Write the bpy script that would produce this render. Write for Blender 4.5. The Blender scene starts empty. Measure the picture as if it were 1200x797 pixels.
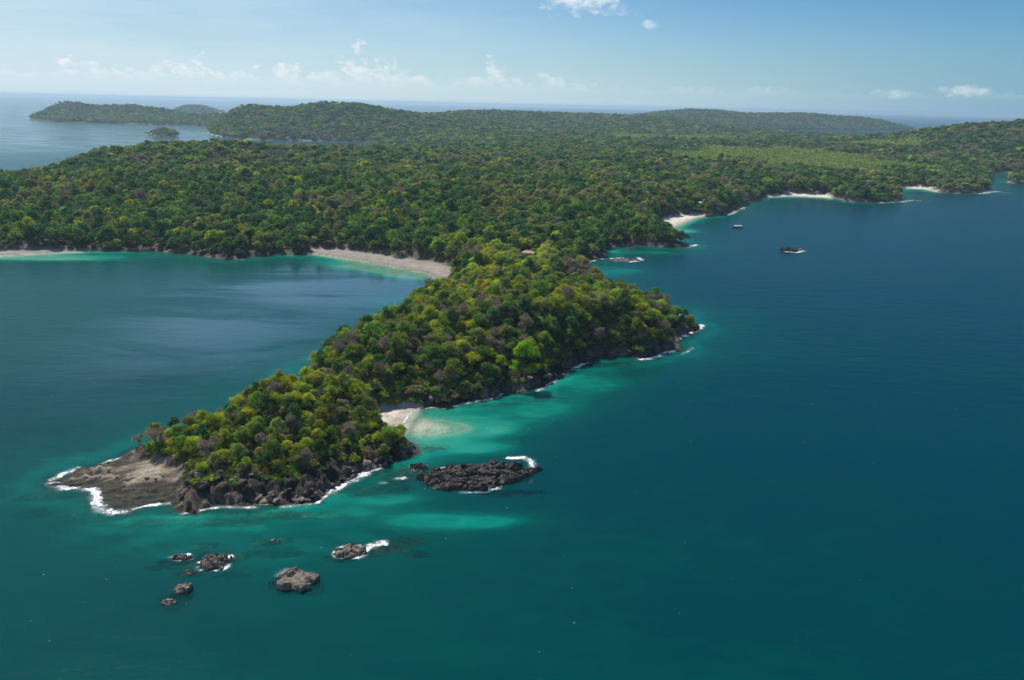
import bpy, bmesh, math, random
import numpy as np
from mathutils import Matrix, Vector

SC = bpy.context.scene
COL = SC.collection
rnd = random.Random(11)
rng = np.random.default_rng(11)

# ------------------------------------------------------------------ camera
F, PW, PH = 1000.0, 1200, 797          # focal length in pixels of a 1200 px wide frame (30 mm)
PITCH = math.atan((PH / 2 - 122.0) / F)
ROLL = math.atan2(25.0, 1200.0)
CZ = 140.0
_R0 = np.array([1, 0, 0.0]); FW = np.array([0, math.cos(PITCH), -math.sin(PITCH)])
_U0 = np.cross(_R0, FW)
RT = _R0 * math.cos(ROLL) + _U0 * math.sin(ROLL)
UP = np.cross(RT, FW)
cam_d = bpy.data.cameras.new('camera'); cam = bpy.data.objects.new('camera', cam_d); COL.objects.link(cam)
cam_d.sensor_width = 36.0; cam_d.lens = 36.0 * F / PW
cam_d.clip_start = 1.0; cam_d.clip_end = 200000.0
m = Matrix.Identity(4)
for i in range(3):
    m[i][0] = RT[i]; m[i][1] = UP[i]; m[i][2] = -FW[i]
m[0][3], m[1][3], m[2][3] = 0, 0, CZ
cam.matrix_world = m
SC.camera = cam

# ------------------------------------------------------------------ light and sky
SUN_AZ, SUN_EL = math.radians(-32), math.radians(52)
SUN_DIR = Vector((math.sin(SUN_AZ) * math.cos(SUN_EL), math.cos(SUN_AZ) * math.cos(SUN_EL), math.sin(SUN_EL)))
sun_d = bpy.data.lights.new('sun', 'SUN'); sun_d.energy = 5.0; sun_d.angle = math.radians(0.5)
sun_d.color = (1.0, 0.95, 0.86)
sun = bpy.data.objects.new('sun', sun_d); COL.objects.link(sun)
sun.rotation_euler = SUN_DIR.to_track_quat('Z', 'Y').to_euler()
sun.location = (0, 0, 400)

SC.view_settings.view_transform = 'Standard'; SC.view_settings.look = 'None'
SC.view_settings.gamma = 1.0; SC.view_settings.use_curve_mapping = False
SC.view_settings.exposure = 0.0
SC.render.engine = 'CYCLES'
SC.cycles.use_denoising = True
SC.cycles.max_bounces = 6; SC.cycles.diffuse_bounces = 2; SC.cycles.glossy_bounces = 2
SC.cycles.transmission_bounces = 2; SC.cycles.transparent_max_bounces = 8; SC.cycles.volume_bounces = 0
SC.cycles.caustics_reflective = False; SC.cycles.caustics_refractive = False
SC.cycles.sample_clamp_indirect = 4.0


class NT:
    """small helper to write node trees"""
    def __init__(s, tree): s.t = tree; s.n = tree.nodes; s.l = tree.links; s.n.clear()
    def node(s, typ, **kw):
        n = s.n.new(typ)
        for k, v in kw.items():
            setattr(n, k, v)
        return n
    def put(s, sock, v):
        if isinstance(v, bpy.types.NodeSocket): s.l.new(v, sock)
        elif v is not None:
            if sock.type == 'RGBA' and len(v) == 3: v = (*v, 1)
            sock.default_value = v
    def math(s, op, a, b=None, c=None, clamp=False):
        n = s.node('ShaderNodeMath', operation=op, use_clamp=clamp)
        s.put(n.inputs[0], a)
        if b is not None: s.put(n.inputs[1], b)
        if c is not None: s.put(n.inputs[2], c)
        return n.outputs[0]
    def maprange(s, v, a, b, c=0.0, d=1.0, smooth=True):
        n = s.node('ShaderNodeMapRange', interpolation_type='SMOOTHSTEP' if smooth else 'LINEAR')
        for i, q in enumerate((v, a, b, c, d)): s.put(n.inputs[i], q)
        return n.outputs[0]
    def noise(s, vec, scale, detail=4.0, rough=0.55, dist=0.0):
        n = s.node('ShaderNodeTexNoise'); n.inputs['Scale'].default_value = scale
        n.inputs['Detail'].default_value = detail; n.inputs['Roughness'].default_value = rough
        n.inputs['Distortion'].default_value = dist
        if vec is not None: s.l.new(vec, n.inputs['Vector'])
        return n.outputs[0]
    def mapping(s, vec, scale=(1, 1, 1), rot=(0, 0, 0), loc=(0, 0, 0)):
        n = s.node('ShaderNodeMapping'); s.l.new(vec, n.inputs[0])
        n.inputs['Scale'].default_value = scale; n.inputs['Rotation'].default_value = rot; n.inputs['Location'].default_value = loc
        return n.outputs[0]
    def mix(s, f, a, b, mode='MIX'):
        n = s.node('ShaderNodeMix', data_type='RGBA', blend_type=mode)
        s.put(n.inputs[0], f); s.put(n.inputs[6], a); s.put(n.inputs[7], b)
        return n.outputs[2]
    def shmix(s, f, a, b):
        n = s.node('ShaderNodeMixShader'); s.put(n.inputs[0], f); s.l.new(a, n.inputs[1]); s.l.new(b, n.inputs[2])
        return n.outputs[0]
    def ramp(s, v, stops, interp='LINEAR'):
        n = s.node('ShaderNodeValToRGB'); s.put(n.inputs[0], v)
        cr = n.color_ramp; cr.interpolation = interp
        while len(cr.elements) < len(stops): cr.elements.new(0.5)
        for e, (p, c) in zip(cr.elements, stops): e.position = p; e.color = (*c, 1)
        return n.outputs[0]
    def bump(s, h, strength, dist, normal=None):
        n = s.node('ShaderNodeBump'); s.put(n.inputs['Strength'], strength); s.put(n.inputs['Distance'], dist)
        s.l.new(h, n.inputs['Height'])
        if normal is not None: s.l.new(normal, n.inputs['Normal'])
        return n.outputs[0]


world = bpy.data.worlds.new('World'); SC.world = world; world.use_nodes = True
w = NT(world.node_tree)
sky = w.node('ShaderNodeTexSky', sky_type='NISHITA', sun_disc=False)
sky.sun_elevation = SUN_EL; sky.sun_rotation = SUN_AZ
sky.altitude = 140.0; sky.air_density = 1.0; sky.dust_density = 0.2; sky.ozone_density = 2.0
gen = w.node('ShaderNodeTexCoord').outputs['Generated']
sx = w.node('ShaderNodeSeparateXYZ'); w.l.new(gen, sx.inputs[0])
el = w.math('MULTIPLY', w.math('ARCSINE', sx.outputs[2]), 57.2958)
az = w.math('MULTIPLY', w.math('ARCTAN2', sx.outputs[0], sx.outputs[1]), 57.2958)
cv = w.node('ShaderNodeCombineXYZ'); w.l.new(az, cv.inputs[0]); w.l.new(el, cv.inputs[1]); cvec = cv.outputs[0]
# a row of small cumulus standing above the horizon
puff = w.noise(w.mapping(cvec, (0.85, 1.25, 1)), 1.0, 9, 0.62, 0.0)
group = w.noise(w.mapping(cvec, (0.16, 0.0, 1), loc=(3.1, 0, 0)), 1.0, 3, 0.55)
west = w.math('MULTIPLY', w.maprange(az, -1.0, 7.0, 1.0, 0.12), w.maprange(az, -34.0, -16.0, 0.45, 1.0))
top = w.math('ADD', w.math('MULTIPLY', w.math('MULTIPLY', w.maprange(group, 0.3, 0.7), west), 3.0), 0.35)
up_fall = w.math('DIVIDE', w.math('SUBTRACT', el, 0.8), top)
thr = w.math('ADD', w.math('MULTIPLY', up_fall, 0.33), 0.28)
cum = w.maprange(w.math('SUBTRACT', puff, thr), 0.0, 0.13)
cum = w.math('MULTIPLY', cum, w.maprange(el, 0.5, 2.0))
cum = w.math('MULTIPLY', cum, w.maprange(az, -28.0, 25.0, 0.8, 0.35))
# a few fair-weather clouds higher up
def cloudlet(a0, e0, ra, re, k):
    da = w.math('DIVIDE', w.math('SUBTRACT', az, a0), ra); de = w.math('DIVIDE', w.math('SUBTRACT', el, e0), re)
    r2 = w.math('ADD', w.math('MULTIPLY', da, da), w.math('MULTIPLY', de, de))
    body = w.math('SUBTRACT', 1.0, r2)
    n = w.noise(w.mapping(cvec, (0.8, 1.5, 1), loc=(k, k, 0)), 1.0, 7, 0.62, 0.3)
    return w.maprange(w.math('ADD', w.math('MULTIPLY', body, 0.55), w.math('MULTIPLY', w.math('SUBTRACT', n, 0.5), 2.2)), 0.05, 0.9)
hi = w.math('MAXIMUM', cloudlet(4.0, 6.95, 4.3, 1.75, 1.3), w.math('MULTIPLY', cloudlet(8.0, 4.95, 0.8, 0.32, 4.2), 0.6))
hi = w.math('MAXIMUM', hi, w.math('MULTIPLY', cloudlet(26.6, 1.25, 1.6, 0.45, 9.7), 0.6))
hi = w.math('MAXIMUM', hi, w.math('MULTIPLY', cloudlet(22.8, 1.05, 1.6, 0.35, 6.1), 0.4))
# thin high veil towards the sun side
veil_n = w.noise(w.mapping(cvec, (0.05, 0.42, 1), rot=(0, 0, 0.05)), 1.0, 5, 0.6, 0.4)
veil = w.math('MULTIPLY', w.maprange(veil_n, 0.28, 0.70, 0.42, 0.98), w.maprange(az, -40.0, 16.0, 1.0, 0.0))
veil = w.math('MULTIPLY', veil, w.maprange(el, 0.0, 30.0, 1.0, 0.55))
bg_sky = w.node('ShaderNodeBackground'); bg_sky.inputs[1].default_value = 0.075
hsv = w.node('ShaderNodeHueSaturation'); w.l.new(sky.outputs[0], hsv.inputs['Color']); hsv.inputs['Saturation'].default_value = 1.45
w.l.new(w.mix(1.0, hsv.outputs[0], (0.50, 0.82, 1.08), 'MULTIPLY'), bg_sky.inputs[0])
bg_veil = w.node('ShaderNodeBackground'); bg_veil.inputs[0].default_value = (0.69, 0.84, 0.94, 1); bg_veil.inputs[1].default_value = 0.95
bg_cloud = w.node('ShaderNodeBackground'); w.l.new(w.mix(w.maprange(w.noise(w.mapping(cvec, (1.6, 2.4, 1)), 1.0, 5, 0.6), 0.35, 0.62), (0.70, 0.80, 0.90), (0.93, 0.96, 0.98)), bg_cloud.inputs[0]); bg_cloud.inputs[1].default_value = 0.98
# pale sea air low over the whole horizon, whiter towards the sun
low = w.math('MULTIPLY', w.math('POWER', 2.718, w.math('MULTIPLY', w.math('MAXIMUM', el, 0.0), -0.22)), 0.85)
sunside = w.maprange(w.math('COSINE', w.math('MULTIPLY', w.math('SUBTRACT', az, -32.0), 0.0174533)), 0.35, 1.0)
bg_low = w.node('ShaderNodeBackground'); bg_low.inputs[1].default_value = 1.0
w.l.new(w.mix(sunside, (0.20, 0.41, 0.64), (0.64, 0.80, 0.90)), bg_low.inputs[0])
s0 = w.shmix(low, bg_sky.outputs[0], bg_low.outputs[0])
s1 = w.shmix(veil, s0, bg_veil.outputs[0])
s2 = w.shmix(w.math('MAXIMUM', cum, hi), s1, bg_cloud.outputs[0])
wo = w.node('ShaderNodeOutputWorld'); w.l.new(s2, wo.inputs[0])


# ------------------------------------------------------------------ survey helpers
def at(px, py, z=0.0):
    """where the line of sight through a point of the photograph meets height z"""
    d = FW + RT * ((px - PW / 2) / F) - UP * ((py - PH / 2) / F)
    t = (z - CZ) / d[2]
    return (d[0] * t, d[1] * t)

def sea_pts(pix): return [at(*p) for p in pix]

def smooth(a, b, v):
    t = np.clip((v - a) / (b - a), 0, 1); return t * t * (3 - 2 * t)

def _hash(i, j, seed):
    h = (i.astype(np.int64) * 374761393 + j.astype(np.int64) * 668265263 + seed * 982451653) & 0x7fffffff
    h = ((h ^ (h >> 13)) * 1274126177) & 0x7fffffff
    h = h ^ (h >> 16)
    return (h & 0xffff) / 65535.0

def vnoise(x, y, seed=0):
    i = np.floor(x); j = np.floor(y); u = x - i; v = y - j
    u = u * u * (3 - 2 * u); v = v * v * (3 - 2 * v)
    a = _hash(i, j, seed); b = _hash(i + 1, j, seed); c = _hash(i, j + 1, seed); d = _hash(i + 1, j + 1, seed)
    return (a * (1 - u) + b * u) * (1 - v) + (c * (1 - u) + d * u) * v

def fbm(x, y, octv=4, seed=0, rough=0.5):
    t = np.zeros_like(x, dtype=float); a = 1.0; tot = 0
    for k in range(octv):
        t += a * vnoise(x, y, seed + k * 17); tot += a; a *= rough
        x, y = x * 1.93 + y * 0.41 + 5.1, y * 1.93 - x * 0.41 + 9.7
    return t / tot            # 0..1

def blocks(x, y, seed=0):
    """angular block relief: every cell is a tilted slab with its own height, cracks between"""
    i0 = np.floor(x); j0 = np.floor(y)
    f1 = np.full(x.shape, 1e9); f2 = np.full(x.shape, 1e9); h = np.zeros(x.shape)
    for di in (-1, 0, 1):
        for dj in (-1, 0, 1):
            i = i0 + di; j = j0 + dj
            px = i + _hash(i, j, seed); py = j + _hash(i, j, seed + 5)
            dx = x - px; dy = y - py; d = np.hypot(dx, dy)
            hh = _hash(i, j, seed + 9) + (dx * (_hash(i, j, seed + 11) - .5) + dy * (_hash(i, j, seed + 13) - .5)) * 1.2
            near = d < f1
            f2 = np.where(near, f1, np.minimum(f2, d)); h = np.where(near, hh, h); f1 = np.where(near, d, f1)
    return h * smooth(0.0, 0.22, f2 - f1) , f2 - f1

def seg_dist(x, y, pts, closed=True):
    P = np.array(pts); Q = np.roll(P, -1, 0)
    if not closed: P, Q = P[:-1], Q[:-1]
    best = np.full(x.shape, 1e18)
    for (ax, ay), (bx, by) in zip(P, Q):
        ex, ey = bx - ax, by - ay; L = ex * ex + ey * ey + 1e-9
        t = np.clip(((x - ax) * ex + (y - ay) * ey) / L, 0, 1)
        best = np.minimum(best, (x - ax - t * ex) ** 2 + (y - ay - t * ey) ** 2)
    return np.sqrt(best)

def inside(x, y, pts):
    P = np.array(pts); Q = np.roll(P, -1, 0); c = np.zeros(x.shape, bool)
    for (ax, ay), (bx, by) in zip(P, Q):
        if ay == by: continue
        cond = (ay > y) != (by > y)
        c ^= cond & (x < (bx - ax) * (y - ay) / (by - ay) + ax)
    return c

def sdf(x, y, pts):
    x = np.asarray(x, float); y = np.asarray(y, float); d = np.empty(x.shape); n = 40000
    fx, fy, fd = x.ravel(), y.ravel(), d.ravel()
    P = np.array(pts); x0, y0 = P.min(0) - 900; x1, y1 = P.max(0) + 900
    for k in range(0, fx.size, n):
        a, b = fx[k:k + n], fy[k:k + n]
        if a.max() < x0 or a.min() > x1 or b.max() < y0 or b.min() > y1:
            fd[k:k + n] = -900.0; continue
        q = seg_dist(a, b, pts); fd[k:k + n] = np.where(inside(a, b, pts), q, -q)
    return fd.reshape(x.shape)

# ------------------------------------------------------------------ coastlines (surveyed at sea level)
SOUTH = [(58, 568), (74, 572), (91, 571), (114, 573), (115, 580), (119, 594), (132, 599), (144, 600), (158, 594), (178, 590), (197, 589), (206, 598),
         (216, 601), (228, 601), (240, 595), (253, 592), (281, 593), (316, 591), (351, 590), (372, 587), (384, 578), (398, 567),
         (412, 561), (425, 554), (440, 549), (455, 544), (468, 538), (480, 536), (490, 530), (488, 524), (476, 518), (463, 512)]
COVE = [(470, 499), (478, 487), (485, 481)]
HEAD_S = [(495, 480), (504, 478), (520, 478), (540, 474), (560, 470), (576, 467), (587, 463), (589, 460), (600, 458), (612, 460), (630, 456),
          (648, 446), (660, 438), (672, 430), (686, 425), (696, 420), (712, 419), (720, 416), (736, 418), (752, 420), (766, 418),
          (776, 413), (798, 410), (793, 399), (804, 392), (819, 384), (810, 381), (793, 380), (793, 371), (797, 367)]
HEAD_E = [(783, 364), (762, 361), (735, 352), (707, 339), (690, 326), (671, 314)]
EAST = [(685, 308), (705, 302), (712, 297), (712, 292), (722, 289), (737, 287), (758, 288), (783, 290), (803, 290), (811, 288), (800, 284), (789, 278),
        (784, 273), (787, 268), (799, 262), (811, 257), (822, 254), (838, 253), (850, 251), (862, 247), (873, 242), (885, 236), (900, 231), (929, 230),
        (971, 232), (985, 235), (1010, 237), (1033, 237), (1050, 236), (1063, 234), (1058, 228), (1050, 222), (1065, 221), (1085, 222), (1100, 226), (1125, 227),
        (1148, 226), (1160, 222), (1163, 215), (1162, 209), (1168, 203), (1184, 202), (1200, 203)]
REST = [(1700, 2230), (2500, 2500), (3100, 3300), (2500, 4100), (1900, 4450), (1450, 4650), (1250, 5100), (1500, 5900), (2150, 6450), (2800, 6800),
        (3230, 7130), (3250, 7350), (2900, 7500), (2000, 7700), (700, 7300), (-200, 6500), (-500, 5700), (-700, 5100), (-1000, 4850), (-1500, 5150)]
FARW = [(-1900, 5350), (-2300, 5500), (-2700, 5600), (-2860, 5400)]
FARW_FRONT = [(33, 139), (45, 141), (60, 142.5), (80, 143.5), (100, 144), (125, 144.6), (140, 145), (155, 145), (175, 146), (200, 146.6), (225, 147), (238, 148), (248, 152)]
HILL_FRONT = [(246, 158), (262, 162), (300, 164), (340, 165), (380, 165), (410, 165.5), (428, 166)]
NW = [(-480, 2950), (-430, 2600), (-420, 2250), (-470, 2020), (-570, 1900), (-720, 1800), (-810, 1690), (-830, 1560), (-790, 1420), (-770, 1310), (-830, 1220), (-1000, 1150), (-1150, 1000), (-950, 860), (-700, 790)]
BAY = [(0, 300), (30, 298), (60, 296), (100, 294), (140, 294), (180, 294), (215, 297), (238, 300), (250, 302), (268, 304), (284, 303), (300, 300), (320, 299),
       (350, 298), (370, 298), (395, 301), (420, 305), (448, 310), (475, 315), (497, 320), (515, 326), (524, 333)]
HEAD_W = [(528, 323, 16), (500, 325, 16), (479, 330, 16), (464, 352, 16), (434, 368, 16), (396, 390, 16), (367, 396, 16), (356, 414, 14), (360, 452, 0)]
ISLET_N = [(362, 461), (330, 474), (288, 487), (252, 499), (228, 505), (205, 512), (186, 519), (165, 527), (150, 534), (133, 540), (112, 546), (88, 553), (66, 561)]
MAIN = sea_pts(SOUTH) + sea_pts(COVE) + sea_pts(HEAD_S) + sea_pts(HEAD_E) + sea_pts(EAST) + REST + FARW + sea_pts(FARW_FRONT) + sea_pts(HILL_FRONT) + NW + sea_pts(BAY) + sea_pts(HEAD_W) + sea_pts(ISLET_N)
SMALL = sea_pts([(175, 159), (182, 160.3), (195, 160.8), (207, 160), (209, 158), (200, 156.5), (185, 156.5)])
SPIT = sea_pts([(1172, 213), (1180, 215), (1200, 216), (1230, 217), (1240, 209), (1200, 208.5), (1182, 209.5)])
FAR_A = [(-3300, 8300), (-3000, 8250), (-2830, 8400), (-2850, 8650), (-3100, 8700), (-3330, 8550)]
FAR_B = [(-4010, 8700), (-3870, 8700), (-3800, 8790), (-3900, 8850), (-4020, 8800)]
LANDS = [MAIN, SMALL, SPIT, FAR_A, FAR_B]

SAND = [sea_pts(q) for q in (
    [(362, 297), (366, 292), (395, 294), (420, 296), (468, 303), (503, 307), (541, 316), (536, 324), (520, 329), (495, 323), (475, 319), (448, 314), (420, 309), (395, 304)],
    [(430, 486), (442, 480), (465, 478), (489, 476), (492, 484), (480, 494), (468, 516), (455, 509), (440, 498)],
    [(771, 273), (774, 257), (797, 253), (824, 252.5), (815, 259), (802, 265), (790, 271), (786, 277)],
    [(893, 233), (903, 229), (935, 227.8), (972, 230), (974, 234), (930, 233)],
    [(-30, 306), (-30, 295), (35, 294), (85, 294), (110, 296), (60, 299)],
    [(1049, 224), (1054, 219.5), (1085, 220), (1100, 225), (1083, 225)])]
SHELF = sea_pts([(45, 578), (55, 557), (110, 541), (147, 532), (158, 541), (185, 548), (214, 558), (218, 580), (208, 604), (105, 610)])

# hills: centre, height, spread along x and y, turn
HILLS = [(at(619, 301, 9.0)[0], at(619, 301, 9.0)[1] + 4, 7.0, 20, 16, 0.0), (-95, 345, 12.5, 26, 30, 0.0), (-62, 352, 5, 18, 22, 0),
         (-70, 430, 9, 32, 40, 0.0), (15, 470, 15, 75, 50, 0.3), (-5, 540, 12, 60, 50, 0.0), (70, 520, 4, 30, 30, 0),
         (-640, 1500, 30, 190, 200, 0.0), (-420, 1700, 26, 260, 200, 0.0), (-600, 1150, 10, 300, 180, 0),
         (60, 1150, 14, 260, 300, 0), (-250, 1050, 12, 300, 150, 0), (350, 1700, 10, 400, 400, 0),
         (-800, 3720, 88, 300, 420, 0.1), (-350, 3900, 45, 380, 420, 0), (-1130, 3650, 62, 130, 280, 0),
         (150, 4900, 52, 700, 500, 0), (-300, 4900, 30, 500, 400, 0), (900, 5000, 30, 500, 600, 0),
         (1300, 6500, 92, 520, 500, 0.2), (2200, 6950, 82, 620, 260, 0.35), (2850, 7150, 40, 300, 160, 0.3),
         (1980, 2850, 112, 470, 520, 0.3), (1430, 2750, 42, 230, 380, 0), (950, 2900, 5, 350, 350, 0), (600, 3300, 8, 600, 500, 0),
         (-2350, 5330, 62, 430, 170, 0.05), (-2720, 5330, 48, 120, 150, 0), (-1650, 4900, 26, 400, 180, 0),
         (-1302, 3260, 14, 70, 50, 0), (-3020, 8450, 42, 130, 160, 0), (-3180, 8480, 30, 110, 150, 0), (-3900, 8770, 26, 40, 40, 0)]

# shallow ground off the shore: centre, radii, turn, depth at the middle
SHOAL = [(at(488, 498), 15, 15, 0.2, 0.18), (at(505, 502), 17, 14, 0.0, 0.45), (at(525, 500), 23, 16, 0.0, 0.9), (at(560, 500), 30, 17, 0.1, 1.9), (at(625, 480), 30, 20, 0.35, 4.0), (at(548, 524), 26, 9, 0.0, 2.6), (at(690, 452), 30, 16, 0.5, 5.2),
         (at(560, 612), 22, 7, 0.1, 3.3), (at(500, 610), 22, 8, 0.1, 3.4), (at(450, 585), 20, 7, 0.1, 3.6), (at(395, 600), 24, 6, 0.1, 4.6),
         (at(300, 615), 40, 7, 0.0, 6.2), (at(185, 625), 26, 9, 0.0, 8), (at(270, 640), 45, 12, 0.0, 9), (at(350, 640), 40, 14, 0.1, 8.5),
         (at(440, 314), 70, 26, -0.35, 0.9), (at(480, 322), 40, 22, -0.35, 0.8), (at(60, 302), 75, 20, 0.05, 1.2),
         (at(800, 270), 22, 26, 0.6, 1.0), (at(720, 318), 40, 25, 0.3, 5), (at(760, 296), 40, 14, 0, 5.5), (at(300, 480), 40, 26, -0.8, 9)]
# dark reef rock just under the surface
REEF = [(at(560, 560), 27, 8.5, 0.12, 0.7), (at(515, 552), 14, 8, 0.0, 0.9), (at(478, 556), 13, 9, 0.2, 1.0), (at(500, 525), 10, 4, 0.2, 0.8), (at(445, 575), 16, 6, 0.3, 1.6), (at(600, 578), 14, 4, 0.1, 1.4),
        (at(440, 645), 12, 4.5, 0.15, 0.8), (at(470, 635), 10, 4, 0.15, 1.3), (at(490, 650), 6, 3, 0.0, 1.8), (at(398, 655), 6, 3, 0, 1.7),
        (at(346, 684), 9, 6, 0.0, 1.0), (at(360, 694), 6, 3, 0, 2.0), (at(255, 655), 10, 6, 0.2, 1.0), (at(215, 658), 9, 3, 0.1, 1.3), (at(222, 672), 5, 3, 0, 1.4), (at(207, 700), 7, 4.5, 0.5, 1.3),
        (at(320, 635), 9, 3, 0.2, 1.6), (at(310, 648), 6, 2.2, 0.1, 2.0), (at(195, 665), 7, 2.5, 0.1, 2.0), (at(205, 712), 5, 3, 0.1, 2.2), (at(340, 650), 8, 2.5, 0.2, 2.4), (at(270, 675), 7, 2.5, 0.2, 2.6), (at(240, 640), 6, 2.5, 0.2, 2.2),
        (at(240, 612), 22, 3.5, 0.0, 1.6), (at(330, 604), 26, 3.5, 0.0, 1.4), (at(150, 612), 20, 4, 0, 2.2), (at(75, 580), 16, 5, 0.2, 1.6), (at(60, 600), 14, 6, 0.2, 4), (at(130, 640), 26, 6, 0.1, 6),
        (at(735, 305), 20, 6, 0.0, 0.6), (at(928, 293), 16, 6, 0.0, 0.8), (at(720, 427), 22, 4, 0.35, 1.4), (at(620, 468), 20, 4, 0.1, 1.6), (at(570, 475), 18, 3, 0.2, 1.2), (at(815, 392), 14, 5, 0.5, 2.0), (at(740, 440), 20, 5, 0.4, 5),
        (at(825, 285), 16, 6, 0, 1.5), (at(870, 247), 26, 8, 0.2, 1.5), (at(1080, 234), 22, 8, 0, 1.5), (at(1178, 222), 26, 10, 0, 1.5)]

def blob(x, y, c, rx, ry, a):
    dx, dy = x - c[0], y - c[1]; ca, sa = math.cos(a), math.sin(a)
    u = (dx * ca + dy * sa) / rx; v = (-dx * sa + dy * ca) / ry
    return np.exp(-(u * u + v * v))

def terrain(x, y, detail=True):
    """ground height and ground cover at (x, y)"""
    x = np.asarray(x, float); y = np.asarray(y, float)
    s = np.max([sdf(x, y, L) for L in LANDS], axis=0)
    D = np.hypot(x, y)
    amp = np.clip(D / 330, 0.9, 9.0)
    s0 = s
    sand = np.full(x.shape, -900.0)
    for q in SAND: sand = np.maximum(sand, sdf(x, y, q))
    edge = np.clip(D / 160, 2.0, 14)
    sandm = smooth(-edge, edge * .3, sand + (fbm(x / edge / 2, y / edge / 2, 3, 3) - .5) * edge * 1.3)
    wob = (fbm(x / (4.5 * amp), y / (4.5 * amp), 4, 1) - .5) * 4.6 * amp
    s = s + wob * (1 - 0.85 * sandm) * (1 + 0.7 * smooth(-115, -135, x) * smooth(420, 380, y))
    shelf = smooth(-3, 2.5, sdf(x, y, SHELF) + (fbm(x / 5, y / 5, 3, 77) - .5) * 4)
    near = smooth(760, 560, y) * smooth(-220, -190, x)
    # --- dry land
    sp = np.maximum(s, 0)
    rock = 0.55 * smooth(0, 1.5, sp) + np.where(sp > 2.5, 1, 0) * 0.0 + (2.6 + 2.6 * near) * (1 - np.exp(-np.maximum(sp - 2.0, 0) / 4.0)) + 0.06 * np.minimum(sp, 60)
    beach = 0.065 * sp
    z = rock * (1 - sandm) + beach * sandm
    base = smooth(20, 420, sp) * 13
    hill = np.zeros(x.shape)
    for (cx, cy, h, ax, ay, r) in HILLS: hill += h * blob(x, y, (cx, cy), ax, ay, r)
    ramp = np.where(near > 0.5, smooth(0, 26, sp), smooth(0, 90, sp))
    rel = (fbm(x / 160, y / 160, 4, 31) - .5) * 14 * smooth(30, 300, sp) * (1 - near)
    z = z + (hill + rel) * ramp * (1 - sandm) + base
    strat = fbm((x * .94 + y * .34) / 9.0, (y * .94 - x * .34) / 1.6, 4, 51)
    zs = 0.25 + sp * (0.03 + 0.10 * smooth(at(160, 584)[1], at(160, 566)[1], y - 0.10 * (x + 140))) + (strat - .5) * 3.0
    z = z * (1 - shelf) + np.minimum(z, zs) * shelf
    rocky = (1 - sandm) * smooth(15, 7, sp) * (1 - 0.55 * shelf)
    if detail:
        b1, c1 = blocks(x / 4.6 + wob * .05, y / 3.6, 3); b2, c2 = blocks(x / 1.9, y / 1.7, 8)
        br = (b1 - .35) * 2.7 + (b2 - .4) * 1.1
        z = z + br * rocky * smooth(-1, 2, s) * smooth(900, 700, y)
    # --- sea bed
    d = np.maximum(-s, 0)
    west = smooth(150, -250, x - (y - 400) * 0.05) * smooth(330, 480, y)       # the enclosed bay is shallower
    cap = 30 - 14 * west - 12 * smooth(330, 240, y) * smooth(260, -60, x)
    slope = 0.09 + 0.40 * (1 - sandm) + 0.15 * (1 - west)
    dep = cap * (1 - np.exp(-d * slope / cap))
    dep = dep + (fbm(x / 55, y / 22, 3, 61) - .5) * 0.55 * np.minimum(dep, 9)
    reef = np.zeros(x.shape); dep = np.maximum(dep, np.minimum(d * .6, 4.0) * (1 - sandm))
    sw = np.zeros(x.shape)
    for (c, rx, ry, a, dm) in SHOAL:
        sw = np.maximum(sw, smooth(.1, .6, blob(x, y, c, rx, ry, a)) * (dm < 7))
        wgt = np.minimum(1, 1.25 * blob(x, y, c, rx, ry, a)); dep = dep * (1 - wgt) + np.minimum(dep, dm + (fbm(x / 7, y / 3.5, 2, 5) - .5) * dm * .5) * wgt
    hue = np.maximum(dep, 6.5 * (1 - smooth(.05, .5, sandm)) * (1 - sw) * (1 - smooth(0, 45, sand + 45) * .9))
    for (c, rx, ry, a, dm) in REEF:
        g = blob(x, y, c, rx, ry, a); n = fbm(x / 3.2, y / 2.4, 4, 91, 0.6)
        wgt = smooth(0.12, 0.62, g + (n - .5) * 0.75) * smooth(.03, .2, g)
        dep = dep * (1 - wgt) + np.minimum(dep, dm + (n - .45) * 2.2) * wgt; reef = np.maximum(reef, wgt)
    fringe = (1 - sandm) * smooth(9, 1, d) * (s < 0)
    dep = np.where(s < 0, np.maximum(dep, np.minimum(0.12, d * .1)), dep)
    reef = np.maximum(reef, fringe)
    if detail:
        dep = dep - reef * (b2 - .4) * 0.8 * smooth(900, 700, y)
    z = np.where(s >= 0, z, -np.maximum(dep, 0.03))
    return dict(z=z, s=s, sand=sandm, shelf=shelf, rocky=rocky, reef=reef, D=D, near=near, strat=strat, hue=hue)

def meadow_mask(x, y):
    g = np.maximum(blob(x, y, (640, 2250), 420, 620, -0.35), np.maximum(blob(x, y, (650, 3500), 650, 560, 0), .8 * blob(x, y, (1100, 2900), 260, 420, 0)))
    g = np.maximum(g, .9 * blob(x, y, at(535, 240, 14), 34, 40, 0)); g = np.maximum(g, .9 * blob(x, y, at(590, 196, 20), 60, 60, 0))
    return smooth(.38, .68, g + (fbm(x / 120, y / 120, 4, 401) - .5) * .75)

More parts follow.
